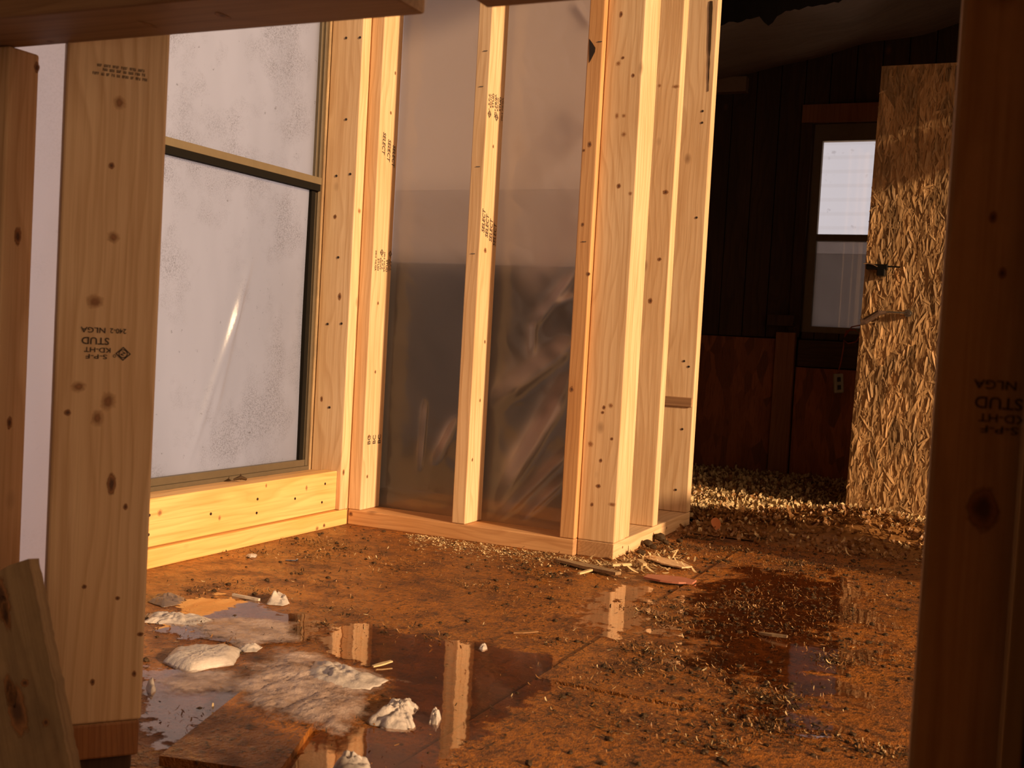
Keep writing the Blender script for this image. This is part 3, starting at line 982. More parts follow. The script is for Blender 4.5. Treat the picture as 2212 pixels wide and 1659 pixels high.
ks = [(upt(*p[:2]), NV, p[2], p[3]) + tuple(p[4:]) for p in ((258, 222, .005, .006, 2), (241, 358, .0025, .003), (245, 513, .005, .005, 2), (205, 652, .007, .006, 2), (233, 867, .006, .008, 2),
      (170, 835, .006, .005, 2), (210, 903, .005, .007, 2), (146, 891, .003, .003), (241, 1045, .004, .010), (271, 1095, .002, .003), (182, 1267, .002, .002), (303, 1370, .003, .002), (290, 1455, .002, .003), (200, 1473, .002, .003), (254, 1292, .002, .002))]
sL = uboard('end_stud', -LW / 2, LW / 2, -0.019, 0.018, zb, 1.50, PINE, 'wide pine stud in the left foreground, grade-stamped upside down', kn=ks)
up_u = -U; up_v = -Z
a = upt(283, 708); b = upt(176, 703)
grade_stamp(sL, upt(273, 711) + Z * 0.0, up_u, up_v, NV, (a - b).length * 0.92)
# three rows of tiny faded print at the top of the stud
bm = bmesh.new()
for row, (xa, ya_, xb, yb_) in enumerate(((210, 143, 322, 158), (222, 153, 322, 167), (200, 160, 322, 177))):
    A = upt(xa, ya_); B = upt(xb, yb_); L = (B - A).length; e = (B - A).normalized(); fv = NV.cross(e)
    t = 0.0
    random.seed(40 + row)
    while t < L - 0.003:
        for k in range(random.randint(2, 4)):
            wd = 0.0011
            s0 = A + e * t + NV * 0.0006
            hh = 0.0028
            kind = random.random()
            bars = [((0, 0), (0.0004, hh))]
            bars.append(((0, hh - 0.0005), (wd, hh)) if kind < .5 else ((0, 0), (wd, 0.0005)))
            bars.append(((wd - 0.0004, 0), (wd, hh)) if kind > .3 else ((0, hh / 2), (wd, hh / 2 + 0.0004)))
            for (q0, q1) in bars:
                f = bm.faces.new([bm.verts.new(s0 + e * q[0] + fv * q[1]) for q in (q0, (q1[0], q0[1]), q1, (q0[0], q1[1]))])
                f.normal_update()
                if f.normal.dot(NV) < 0: f.normal_flip()
            t += 0.0016
            if t > L - 0.002: break
        t += 0.0018
random.seed(11)
mk('grade_stamp', bm, INK, sL)['label'] = 'three faded rows of tiny print'
uboard('wall_plate', -0.050, 0.0475, -0.16, 0.018, zb - 0.038, zb - 0.0005, ENDG, 'dark orange plate end under the wide left foreground stud', cat='board')
uboard('shadow_block', -0.046, 0.042, -0.16, 0.010, 0.0005, zb - 0.0385, DARKW, 'dark filler block standing in for the shadow beneath the left plate end', cat='block')  # added block; shadow under the plate put into its dark colour

# leftmost stud carrying the header
board('jack_stud', (0.455, 0.544, -1.512, -1.4735, 0.0, 0.7495), 'Z', PINE, 'pale pine stud at the far left edge under the dark header', cat='stud',
      kn=kn([(38, 511, .004, .008), (79, 146, .003, .005), (20, 913, .003, .006)], 0, 0.544, (1, 0, 0)))
# header beam
board('header_beam', (0.43, 1.0215, -1.588, -1.4995, 0.75, 0.789), 'X', BRNW, 'dark timber header across the top left corner, sawn off at its right end', cat='beam',
      kn=kn([(480, 33, .008, .004), (320, 52, .012, .004, 2), (110, 90, .003, .003)], 2, 0.75, (0, 0, -1)), bev=0.003)
# second short beam with a mitred end
bm = bmesh.new()
xa = 1.062
prof = [(xa - 0.006, 0.790), (xa + 0.004, 0.765), (xa + 0.018, 0.752), (1.50, 0.752), (1.50, 0.790)]
fr_ = [bm.verts.new((a, -1.588, b)) for a, b in prof]
bk_ = [bm.verts.new((a, -1.4995, b)) for a, b in prof]
bm.faces.new(fr_); bm.faces.new(bk_[::-1])
for i in range(5):
    bm.faces.new((fr_[i], bk_[i], bk_[(i + 1) % 5], fr_[(i + 1) % 5]))
bmesh.ops.recalc_face_normals(bm, faces=bm.faces)
tag(mk('header_beam', bm, BRNW, origin=(1.2, -1.54, 0.752)), 'dark header piece at the top centre with a chamfered left end', 'beam')

# right foreground stud
sR = board('door_stud', (1.452, 1.541, -1.590, -1.552, 0.0, 0.7905), 'Z', PINED, 'dark shaded pine stud in the right foreground with an upside down stamp', cat='stud', bev=0.004,
           kn=kn([(2165, 590, .002, .003), (2122, 1098, .008, .012), (2145, 470, .002, .003)], 1, -1.590, (0, -1, 0)))
a = on(2101, 815, 1, -1.590); b = on(2275, 822, 1, -1.590)
grade_stamp(sR, on(2278, 830, 1, -1.590), -X, -Z, Vector((0, -1, 0)), (b - a).length)
# plywood edge; dark board added for deep shade, extended to block doorway light
tag(BOX('plywood_edge', (1.5045, 1.5125, -1.88, -1.6035, 0.0, 0.79), PINE2, bev=0.001), 'thin plywood edge catching light at the far right margin', 'plywood')
tag(BOX('shade_board', (1.5135, 1.60, -2.12, -1.6035, 0.0, 1.95), DARKW), 'nearly black board added for the shade beside the plywood edge at the right margin', 'board')

# white sheeting between the two left studs
bm = bmesh.new()
A = Vector((0.26, -1.44, 0)); B = far(182, 830, 1.50); B.z = 0
g = []
for i in range(25):
    row = []
    for j in range(61):
        t = i / 24; zz = 0.03 + 1.5 * j / 60
        p = A.lerp(B, t) + Vector((-0.78, 0.62, 0)) * (0.006 * noise.noise((t * 3, zz * 2, 8.0)))
        row.append(bm.verts.new((p.x, p.y, zz)))
    g.append(row)
for i in range(24):
    for j in range(60):
        bm.faces.new((g[i][j], g[i + 1][j], g[i + 1][j + 1], g[i][j + 1]))
tag(mk('white_sheeting', bm, WHITEP, smooth=True), 'bright white plastic strip showing between the two left foreground studs', 'plastic sheet')

# leaning weathered board at the lower left
A = far(62, 1207, 0.99); B = far(152, 1659, 0.965)
ax_ = (A - B).normalized()
side_ = -_r2 - ax_ * (-_r2).dot(ax_); side_.normalize()
nrm_ = side_.cross(ax_).normalized()
if nrm_.dot(_f) > 0: nrm_ = -nrm_
Ln = 0.205 + 0.10
Mx = Matrix((( -side_.x, -nrm_.x, ax_.x, 0), (-side_.y, -nrm_.y, ax_.y, 0), (-side_.z, -nrm_.z, ax_.z, 0), (0, 0, 0, 1)))
low = A - ax_ * (A.z / ax_.z - 0.004)
Mx.translation = low
bm = bmesh.new()
LL = (A - low).length
cols, rows = 10, 60
wv = [0.0] * (rows + 1)
for j in range(rows + 1): wv[j] = 0.0012 * noise.noise((j * 0.35, 2.0, 0)) + 0.0008 * noise.noise((j * 1.1, 7.0, 0))
lay = []
for yy in (0.0, 0.022):
    L_ = []
    for j in range(rows + 1):
        L_.append([bm.verts.new((-0.089 * (1 - i / cols) + (wv[j] if i == cols else 0), yy + 0.0006 * noise.noise((i * 1.3, j * .4, yy)), LL * j / rows + (0.003 * noise.noise((i * 2.1, 5, 0)) - 0.010 * (1 - i / cols) if j == rows else 0))) for i in range(cols + 1)])
    lay.append(L_)
for L_, fl in ((lay[0], False), (lay[1], True)):
    for j in range(rows):
        for i in range(cols):
            q = (L_[j][i], L_[j][i + 1], L_[j + 1][i + 1], L_[j + 1][i])
            bm.faces.new(q[::-1] if fl else q)
for j in range(rows):
    for i in (0, cols):
        bm.faces.new((lay[0][j][i], lay[0][j + 1][i], lay[1][j + 1][i], lay[1][j][i]))
for i in range(cols):
    for j in (0, rows):
        bm.faces.new((lay[0][j][i], lay[0][j][i + 1], lay[1][j][i + 1], lay[1][j][i]))
bmesh.ops.recalc_face_normals(bm, faces=bm.faces)


def lean_pt(px, py):
    d = _r2 * ((px - 1106) / FPX) + _d2 * ((py - 829.5) / FPX) + _f
    t = (A - CAM).dot(nrm_) / d.dot(nrm_)
    return CAM + d * t


Mi = Mx.inverted()
for (px, py, ru, rv) in ((38, 1535, .007, .020), (22, 1490, .004, .012), (5, 1290, .005, .02), (14, 1330, .003, .012), (100, 1560, .0025, .003), (55, 1475, .003, .003)):
    add_disc(bm, Mi @ lean_pt(px, py), (0, -1, 0), ru * 1.5, rv * 1.4, jit=0.2, mi=1, n=16, h=0.0012)
me = bpy.data.meshes.new('leaning_board')
bm.to_mesh(me); bm.free()
me.materials.append(OLDW); me.materials.append(KNOT)
lb = bpy.data.objects.new('leaning_board', me)
COL.objects.link(lb); lb.matrix_world = Mx; WM[lb.name] = Mx
tag(lb, 'weathered knotty board leaning in the lower left corner', 'board')

# ------------------------------------------------------------------ OSB door in the back right
YD = 1.17
TL = on(1905, 143, 1, YD); BL = on(1825, 1105, 1, YD)
dx0 = (TL.x + BL.x) / 2
dz0, dz1 = 0.028, TL.z
dz0r = 0.008
door = empty('strand_board_door', (dx0 + 0.3, YD, dz0)); tag(door, 'rough strand board door standing open at the back right, half in sun', 'door')
bm = bmesh.new()
dw = 0.62
vs = [(BL.x, YD, dz0), (dx0 + dw, YD, dz0r - 0.02), (dx0 + dw, YD, dz1 + 0.0), (TL.x, YD, dz1)]
fr_ = [bm.verts.new(v) for v in vs]
bk_ = [bm.verts.new((v[0], v[1] + 0.014, v[2])) for v in vs]
bm.faces.new(fr_); bm.faces.new(bk_[::-1])
for i in range(4): bm.faces.new((fr_[i], bk_[i], bk_[(i + 1) % 4], fr_[(i + 1) % 4]))
bmesh.ops.recalc_face_normals(bm, faces=bm.faces)
# raised strands
random.seed(5)
for k in range(7500):
    zz = random.uniform(dz0 + 0.01, dz1 - 0.02)
    e0 = BL.x + (TL.x - BL.x) * (zz - dz0) / (dz1 - dz0)
    xx = random.uniform(e0 + 0.008, e0 + 0.36)
    a_ = random.gauss(0, 0.24) if random.random() < 0.88 else random.uniform(-1.5, 1.5)
    L = random.uniform(0.012, 0.055) * (1.4 if random.random() < 0.06 else 1); wd = random.uniform(0.0018, 0.0065) * (L / 0.05 + 0.4)
    tilt = random.gauss(0, 0.16); tw = random.gauss(0, 0.035)
    lift = random.uniform(0.0002, 0.0022)
    M = Matrix.Translation((xx, YD - lift - wd * 0.5 * abs(sin(tilt)), zz)) @ Matrix.Rotation(a_, 4, 'Y') @ Matrix.Rotation(tilt, 4, 'Z') @ Matrix.Rotation(tw, 4, 'X')
    prev = None
    sg = 4
    for s in range(sg + 1):
        t = s / sg - 0.5
        w_ = wd * (0.55 + 0.45 * (1 - (2 * t) ** 2)) * 0.5
        bow = -0.0012 * (1 - 4 * t * t)
        p1 = M @ Vector((-w_ + random.uniform(-.0004, .0004), bow, t * L)); p2 = M @ Vector((w_ + random.uniform(-.0004, .0004), bow, t * L))
        for p in (p1, p2):
            e1 = BL.x + (TL.x - BL.x) * (p.z - dz0) / (dz1 - dz0)
            p.x = max(p.x, e1 - 0.001); p.z = min(max(p.z, dz0 + .002), dz1 - .002)
        q = (bm.verts.new(p1), bm.verts.new(p2))
        if prev:
            f = bm.faces.new((prev[0], prev[1], q[1], q[0]))
        prev = q
random.seed(12)
dn = mk('door_leaf', bm, OSB, door)
# batten shadowing the bottom edge
# bolt (upper hardware)
c = on(1905, 578, 1, YD - 0.03)
bm = bmesh.new()
add_box(bm, c.x - 0.045, c.x + 0.016, YD - 0.034, YD - 0.003, c.z - 0.006, c.z + 0.010, bev=0.002)
add_box(bm, c.x - 0.012, c.x + 0.010, YD - 0.045, YD - 0.008, c.z - 0.026, c.z - 0.004, bev=0.002)
mk('bolt_body', bm, BLACKM, door)['label'] = 'black bolt body'
bm = bmesh.new()
add_tube(bm, [(c.x + 0.014, YD - 0.024, c.z + 0.004), (c.x + 0.052, YD - 0.024, c.z + 0.003)], 0.0024, 8)
mk('bolt_rod', bm, BLACKM, door)
bm = bmesh.new()
add_tube(bm, [(c.x - 0.052, YD - 0.036, c.z + 0.010), (c.x - 0.04, YD - 0.038, c.z + 0.011), (c.x - 0.024, YD - 0.037, c.z + 0.008), (c.x - 0.012, YD - 0.036, c.z + 0.002)], 0.0016, 6)
mk('bolt_hasp', bm, STEEL, door)['label'] = 'small steel hasp on the bolt'
# hook latch (lower hardware)
kb = on(1958, 677, 1, YD - 0.015); ke = on(1866, 694, 1, YD - 0.05)
bm = bmesh.new()
mid_ = kb.lerp(ke, 0.55)
add_tube(bm, [(kb.x, YD - 0.018, kb.z), (mid_.x + 0.03, YD - 0.028, kb.z + 0.001), (mid_.x, YD - 0.036, kb.z - 0.0)], 0.0038, 8)
mk('latch_rod', bm, STEEL, door)
bm = bmesh.new()
add_tube(bm, [(mid_.x + 0.008, YD - 0.036, kb.z + 0.000), (mid_.x - 0.012, YD - 0.039, kb.z - 0.002), (mid_.x - 0.05, YD - 0.043, ke.z + 0.0), (ke.x - 0.01, YD - 0.045, ke.z - 0.003)], [0.004, 0.009, 0.010, 0.010], 10)
mk('latch_grip', bm, DARKW, door)['label'] = 'dark wooden latch grip'
bm = bmesh.new()
add_tube(bm, [(kb.x + 0.004, YD - 0.002, kb.z), (kb.x + 0.004, YD - 0.020, kb.z)], [0.013, 0.011], 16)
add_tube(bm, [(kb.x + 0.008, YD - 0.020, kb.z), (kb.x + 0.008, YD - 0.026, kb.z)], [0.005, 0.004], 10)
mk('latch_plate', bm, STEEL, door)['label'] = 'round bright steel latch plate'

# ------------------------------------------------------------------ dark room contents
# sagging tarp under the roof
bm = bmesh.new()
g = []
for i in range(41):
    row = []
    for j in range(21):
        t = i / 40; s = j / 20
        xx = 0.36 + 1.55 * t; yy = 0.72 + 1.06 * s
        zlow = 1.500 + 0.155 * (xx - 0.38) / 0.8
        zz = zlow + 0.11 * (1 - s) ** 1.4 + 0.018 * noise.noise((xx * 5, yy * 4, 0)) - 0.03 * sin(pi * s) * (0.6 + 0.4 * sin(xx * 9)) - (0.02 * s if s > 0.8 else 0)
        row.append(bm.verts.new((xx, yy, zz)))
    g.append(row)
for i in range(40):
    for j in range(20):
        bm.faces.new((g[i][j], g[i + 1][j], g[i + 1][j + 1], g[i][j + 1]))
N = NT('dusty_tarp')
nz = N.noise(N.coords((3, 12, 3)), 2.0, 4, 0.6)
tm = N.done(N.pbr(N.mix((0.30, 0.21, 0.15), (0.16, 0.105, 0.07), nz), 0.6, N.bump(nz, 0.4, 0.01)))
tag(mk('ceiling_tarp', bm, tm, smooth=True), 'sagging dusty plastic tarp slung under the dark roof at upper right', 'tarp')
# ragged roofing felt hanging in front of it
bm = bmesh.new()
prev = None
yy = 0.80
for k in range(60):
    px = 1545 + k * 9.5
    low_ = 52 - 0.20 * (px - 1560) + 8 * noise.noise((k * 0.45, 1, 0)) + (26 * max(0, 1 - abs(px - 1662) / 22)) + 5 * noise.noise((k * 1.7, 4, 0))
    p = on(px, max(low_, -40), 1, yy)
    a = bm.verts.new((p.x, yy + 0.002 * noise.noise((k * .3, 0, 9)), p.z)); b = bm.verts.new((p.x, yy, 1.92))
    if prev: bm.faces.new((prev[0], a, b, prev[1]))
    prev = (a, b)
r = bmesh.ops.extrude_face_region(bm, geom=bm.faces[:])
bmesh.ops.translate(bm, verts=[v for v in r['geom'] if isinstance(v, bmesh.types.BMVert)], vec=(0, 0.003, 0))
bmesh.ops.recalc_face_normals(bm, faces=bm.faces)
tag(mk('roofing_felt', bm, FELT), 'ragged black roofing felt hanging at the top right of the stud box', 'felt')
# corner block of the tarp batten
a = on(1562, 168, 1, YB - 0.03); b = on(1612, 198, 1, YB - 0.03)
tag(BOX('tarp_batten', (a.x - 0.05, b.x, YB - 0.04, YB - 0.001, b.z, a.z), plain('pale_batten', (0.30, 0.18, 0.10), 0.8)), 'short batten under the tarp just right of the stud box', 'board')
# dark shelf bracket left of the back window
a = on(1662, 680, 1, YB - 0.03); b = on(1716, 705, 1, YB - 0.03)
tag(BOX('shelf_block', (a.x, b.x, YB - 0.06, YB - 0.0005, b.z, a.z), DARKW), 'small dark block on the wall left of the back window', 'block')
# hanging switch box with its orange cord
c = on(1811, 828, 1, YB - 0.06)
sw = empty('hanging_switch', c); tag(sw, 'small pale switch box dangling on an orange cord under the back window', 'switch')
bm = bmesh.new()
Mr = Matrix.Translation(c) @ Matrix.Rotation(R(28), 4, 'Z') @ Matrix.Rotation(R(-6), 4, 'Y')
add_box(bm, -0.017, 0.017, -0.007, 0.007, -0.034, 0.034, bev=0.003, M=Mr)
mk('switch_body', bm, BOXM, sw)
for dz in (-0.014, 0.014):
    bm = bmesh.new()
    add_box(bm, -0.006, 0.006, -0.0095, -0.006, dz - 0.008, dz + 0.008, bev=0.001, M=Mr)
    mk('outlet_face', bm, NAIL, sw)
pts = [on(1812, 800, 1, YB - 0.06)] + [on(a, b, 1, YB - 0.05) for a, b in ((1817, 780), (1822, 750), (1823, 735), (1832, 742), (1850, 738), (1858, 722), (1845, 712), (1828, 715), (1824, 728), (1840, 706), (1870, 700))]
bm = bmesh.new(); add_tube(bm, pts, 0.0022, 6)
mk('cord', bm, CORD, sw)['label'] = 'orange cord'


# ------------------------------------------------------------------ shavings heap
def heap_z(x, y):
    if x > 1.98: return 0.002
    h = 0.030 * math.exp(-((y - 1.62) / 0.30) ** 2) + 0.062 * math.exp(-((x - 1.13) / 0.17) ** 2 - ((y - 0.74) / 0.13) ** 2)
    h += 0.030 * math.exp(-((x - 0.85) / 0.2) ** 2 - ((y - 0.74) / 0.10) ** 2) + 0.020 * math.exp(-((x - 1.35) / 0.2) ** 2 - ((y - 0.75) / 0.14) ** 2)
    h *= 1.0 + 0.55 * noise.noise((x * 6, y * 6, 0.3))
    h += 0.006 * (1 + noise.noise((x * 14, y * 14, 2.0)))
    edge = min(1, max(0, (y - 0.50) / 0.25))
    return max(0.0, h * edge) + 0.0036


verts, faces, mids = [], [], []
NX, NY = 110, 110
hx0, hx1, hy0, hy1 = 0.36, 1.97, 0.49, 1.785
for i in range(NX + 1):
    for j in range(NY + 1):
        xx = hx0 + (hx1 - hx0) * i / NX; yy = hy0 + (hy1 - hy0) * j / NY
        verts.append((xx, yy, heap_z(xx, yy) + 0.004 * (noise.noise((xx * 60, yy * 60, 0)) if yy > 0.72 else 0)))
for i in range(NX):
    for j in range(NY):
        a = i * (NY + 1) + j
        if verts[a][0] < 0.712 and verts[a][1] < 0.662: continue
        faces.append((a, a + NY + 1, a + NY + 2, a + 1)); mids.append(1)


def flake(x, y, z, L, wd, mi, curl=2.0, flat=0.5):
    a_ = random.uniform(0, 2 * pi)
    u = Vector((cos(a_), sin(a_), random.gauss(0, flat * 0.6))).normalized()
    n_ = Vector((random.gauss(0, flat), random.gauss(0, flat), 1)).normalized()
    v = n_.cross(u).normalized(); n_ = u.cross(v)
    k = random.uniform(0.2, 1.0) * curl / L
    sg = 4
    base = len(verts)
    th = 0.0; p = Vector((x, y, z))
    for s in range(sg + 1):
        w_ = wd * (0.6 + 0.4 * sin(pi * s / sg)) * 0.5
        verts.append(tuple(p - v * w_)); verts.append(tuple(p + v * w_))
        p = p + (u * cos(th) + n_ * sin(th)) * (L / sg)
        th += k * L / sg
    for s in range(sg):
        b = base + 2 * s
        faces.append((b, b + 1, b + 3, b + 2)); mids.append(mi)


def stuff_mesh(name, mats, label, cat):
    me = bpy.data.meshes.new(name)
    me.from_pydata(verts, [], faces)
    me.polygons.foreach_set('material_index', mids)
    for m in mats: me.materials.append(m)
    me.update()
    o = bpy.data.objects.new(name, me)
    COL.objects.link(o)
    tag(o, label, cat, kind='stuff')
    return o


random.seed(21)
for k in range(17000):
    yy = random.uniform(0.66, 1.78) if random.random() < 0.7 else random.uniform(0.42, 1.0)
    xx = random.uniform(0.40, 1.7)
    if 1.165 < yy < 1.19 and xx > 1.0: continue
    z = heap_z(xx, yy)
    if xx < 0.71 and yy < 0.66: continue
    if yy < 0.68 and random.random() > (yy - 0.38) / 0.3: continue
    flake(xx, yy, z + random.uniform(0, 0.006), random.uniform(0.008, 0.028), random.uniform(0.004, 0.012), 0 if random.random() < (0.12 if yy < 0.74 else 0.68) else 1, 3.0, 0.5)  # darker front flakes: old brown bedding, with the mound's shade put in
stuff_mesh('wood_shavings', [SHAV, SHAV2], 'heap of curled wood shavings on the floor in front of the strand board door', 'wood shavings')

# ------------------------------------------------------------------ litter on the floor
verts, faces, mids = [], [], []
random.seed(33)


def fz(x, y):
    return 0.0 if x < 0.90 else (0.0037 if y > -0.89 else 0.0027)


def blocked(x, y):
    if x < 0.012 or (y > -0.008 and x < 0.70 and y < 0.65): return True
    return False


cnt = 0
clumps = [(random.uniform(0.05, 1.9), random.uniform(-1.4, 0.7), random.uniform(0.02, 0.09)) for _ in range(110)]
for (px, py, rr) in ((1090, 1310, .05), (1150, 1340, .06), (1030, 1270, .05), (470, 1270, .05), (430, 1280, .03), (740, 1320, .05), (1440, 1190, .04), (1620, 1300, .08), (1700, 1370, .07), (1500, 1440, .08), (1800, 1330, .07), (1900, 1290, .1), (1850, 1420, .08), (1300, 1400, .07), (1400, 1330, .07), (1600, 1560, .05), (1450, 1600, .06), (1750, 1600, .06), (1880, 1240, .10), (1700, 1220, .07), (1560, 1215, .05), (1150, 1300, .06)):
    p = on(px, py, 2, 0)
    clumps.append((p.x, p.y, rr))
for k in range(36000):
    cl = random.random() < 0.62
    if cl:
        c = random.choice(clumps)
        xx, yy = random.gauss(c[0], c[2] * 0.7), random.gauss(c[1], c[2] * 0.55)
    else:
        xx, yy = random.uniform(0.0, 1.95), random.uniform(-1.5, 0.75)
    if blocked(xx, yy) or xx > 1.97: continue
    if xx < 0.95 and yy < -0.45 and random.random() < 0.72: continue
    mi = random.choices((0, 1, 2), (0.05, 0.55, 0.40))[0]
    flake(xx, yy, fz(xx, yy) + random.uniform(0.0008, 0.006 if cl else 0.002), random.uniform(0.003, 0.011 if cl else 0.008), random.uniform(0.0006, 0.0026 if cl else 0.0018), mi, 1.6, 0.30 if cl else 0.12)
# sawdust drift along the plate
for k in range(1700):
    px = random.uniform(880, 1330); t = (px - 750) / 580
    p = on(px, 1132 + 78 * t + abs(random.gauss(0, 14)) + 3, 2, 0)
    if blocked(p.x, p.y): continue
    flake(p.x, p.y, fz(p.x, p.y) + 0.001, random.uniform(0.002, 0.009), random.uniform(0.001, 0.004), 0, 1.0, 0.2)
for k in range(420):
    p = on(random.gauss(1390, 55), random.gauss(1215, 14), 2, 0)
    if blocked(p.x, p.y): continue
    flake(p.x, p.y, fz(p.x, p.y) + 0.002, random.uniform(0.006, 0.03), random.uniform(0.002, 0.006), random.choice((0, 0, 1)), 1.2, 0.3)
stuff_mesh('straw_litter', [SHAV, SHAV2, MUCK], 'loose chips and straw trodden over the wet plywood floor', 'litter')

# dark wet clods
verts, faces, mids = [], [], []
random.seed(34)


def clod(x, y, z, r):
    bm = bmesh.new()
    bmesh.ops.create_icosphere(bm, subdivisions=1, radius=r)
    b = len(verts)
    s = random.uniform(0, 50)
    for v in bm.verts:
        k = 1 + 0.5 * noise.noise(v.co * (1.3 / r) + Vector((s, 0, 0)))
        verts.append((x + v.co.x * k, y + v.co.y * k, z + r * 0.25 + v.co.z * k * 0.6))
    bm.verts.index_update()
    for f in bm.faces:
        faces.append(tuple(b + v.index for v in f.verts)); mids.append(0)
    bm.free()


for k in range(4200):
    if random.random() < 0.7:
        c = random.choice(clumps); xx, yy = random.gauss(c[0], c[2] * 0.8), random.gauss(c[1], c[2] * 0.8)
    else:
        xx, yy = random.uniform(0.03, 1.9), random.uniform(-1.45, 0.7)
    if blocked(xx, yy) or xx > 1.96: continue
    if xx < 0.95 and yy < -0.35 and random.random() < 0.75: continue
    clod(xx, yy, fz(xx, yy), random.choice((0.0012, 0.0018, 0.0024, 0.0035, 0.005)) * random.uniform(0.7, 1.2))
stuff_mesh('wet_bedding', [MUCK], 'dark crumbs of wet bedding scattered over the floor', 'bedding')


# ------------------------------------------------------------------ water
def puddle(outline, label, zz, soft=0.07, res=0.010, mat=None):
    pts = [on(a, b, 2, zz) for a, b in outline]
    P = [(p.x, p.y) for p in pts]
    x0, x1 = min(p[0] for p in P) - 0.03, max(p[0] for p in P) + 0.03
    y0, y1 = min(p[1] for p in P) - 0.03, max(p[1] for p in P) + 0.03

    def sd(x, y):
        ins = False; dm = 9
        for (ax, ay), (bx, by) in zip(P, P[1:] + P[:1]):
            if (ay > y) != (by > y) and x < (bx - ax) * (y - ay) / (by - ay) + ax: ins = not ins
            ex, ey = bx - ax, by - ay
            t = max(0, min(1, ((x - ax) * ex + (y - ay) * ey) / (ex * ex + ey * ey + 1e-12)))
            dm = min(dm, math.hypot(x - ax - t * ex, y - ay - t * ey))
        return dm if ins else -dm
    nx, ny = int((x1 - x0) / res) + 1, int((y1 - y0) / res) + 1
    vv, ff, at = [], [], []
    for i in range(nx + 1):
        for j in range(ny + 1):
            x, y = x0 + i * res, y0 + j * res
            vv.append((x, y, zz))
            at.append(max(0, min(1.3, 0.5 + sd(x, y) / soft)))
    for i in range(nx):
        for j in range(ny):
            a = i * (ny + 1) + j
            q = (a, a + ny + 1, a + ny + 2, a + 1)
            if max(at[k] for k in q) > 0.02: ff.append(q)
    me = bpy.data.meshes.new('water_puddle')
    me.from_pydata(vv, [], ff)
    al = me.attributes.new('edge', 'FLOAT', 'POINT')
    al.data.foreach_set('value', at)
    me.materials.append(mat or WATER)
    o = bpy.data.objects.new('water_puddle', me)
    COL.objects.link(o)
    tag(o, label, 'puddle', 'water puddles on the floor')


puddle([(715, 1352), (850, 1358), (1000, 1385), (1130, 1405), (1215, 1420), (1170, 1480), (1080, 1560), (985, 1625), (930, 1700), (700, 1700), (640, 1600), (820, 1560), (850, 1470), (700, 1410)],
       'still puddle reflecting the studs in the middle of the floor', 0.0030, 0.06)
puddle([(1590, 1235), (1760, 1225), (1840, 1290), (1850, 1400), (1830, 1520), (1760, 1570), (1640, 1555), (1590, 1450), (1480, 1420), (1460, 1330), (1530, 1270)],
       'shallow puddle at right reflecting the pale back window', 0.0052, 0.22, mat=WATERR)
puddle([(318, 1440), (480, 1460), (540, 1480), (430, 1580), (345, 1640), (318, 1640)], 'cold puddle beside the left foreground stud under the ice', 0.0030, 0.05)
puddle([(380, 1300), (460, 1285), (560, 1310), (700, 1340), (640, 1380), (480, 1385), (330, 1370)], 'shallow melt puddle around the small ice pieces at left', 0.0030, 0.07)
puddle([(1290, 1290), (1400, 1260), (1420, 1330), (1330, 1380), (1270, 1350)], 'thin wet patch reflecting the bright box corner', 0.0050, 0.09)
puddle([(520, 1700), (640, 1640), (760, 1600), (900, 1640), (900, 1700)], 'murky puddle at the bottom edge beside the loose plank', 0.0032, 0.06)


# ------------------------------------------------------------------ ice
def ice(outline, h, mat, label, z0=0.001, rough=0.25, group='ice and snow pieces', seed=0, cat='ice', name='ice_chunk', flat=2.5):
    pts = [on(a, b, 2, z0) for a, b in outline]
    c = sum(pts, Vector()) / len(pts)
    # densify
    ring = []
    for a, b in zip(pts, pts[1:] + pts[:1]):
        for k in range(8): ring.append(a.lerp(b, k / 8))
    n = len(ring)
    for i in range(n):
        d = ring[i] - c
        ring[i] = c + d * (1 + 0.12 * min(1, rough * 4) * noise.noise((i * 0.35, seed, 0)) + 0.06 * noise.noise((i * 1.1, seed, 5)))
    bm = bmesh.new()
    rings = []
    lev = 18
    for l in range(lev):
        t = 1 - l / lev
        row = []
        for p in ring:
            d = p - c
            q = c + d * t
            zz = z0 + h * (1 - t ** flat) * (1 + rough * 2.0 * noise.noise(Vector((q.x * 60, q.y * 60, seed))) + rough * noise.noise(Vector((q.x * 160, q.y * 160, seed))) + 0.12 * noise.noise(Vector((q.x * 420, q.y * 420, seed))))
            if l == 0: zz = z0
            row.append(bm.verts.new((q.x, q.y, max(zz, z0))))
        rings.append(row)
    top = bm.verts.new((c.x, c.y, z0 + h))
    for a, b in zip(rings, rings[1:]):
        for i in range(n): bm.faces.new((a[i], a[(i + 1) % n], b[(i + 1) % n], b[i]))
    for i in range(n): bm.faces.new((rings[-1][i], rings[-1][(i + 1) % n], top))
    bm.faces.new(rings[0][::-1])
    bmesh.ops.recalc_face_normals(bm, faces=bm.faces)
    o = mk(name, bm, mat, origin=(c.x, c.y, z0), smooth=True)
    tag(o, label, cat, group)
    return o


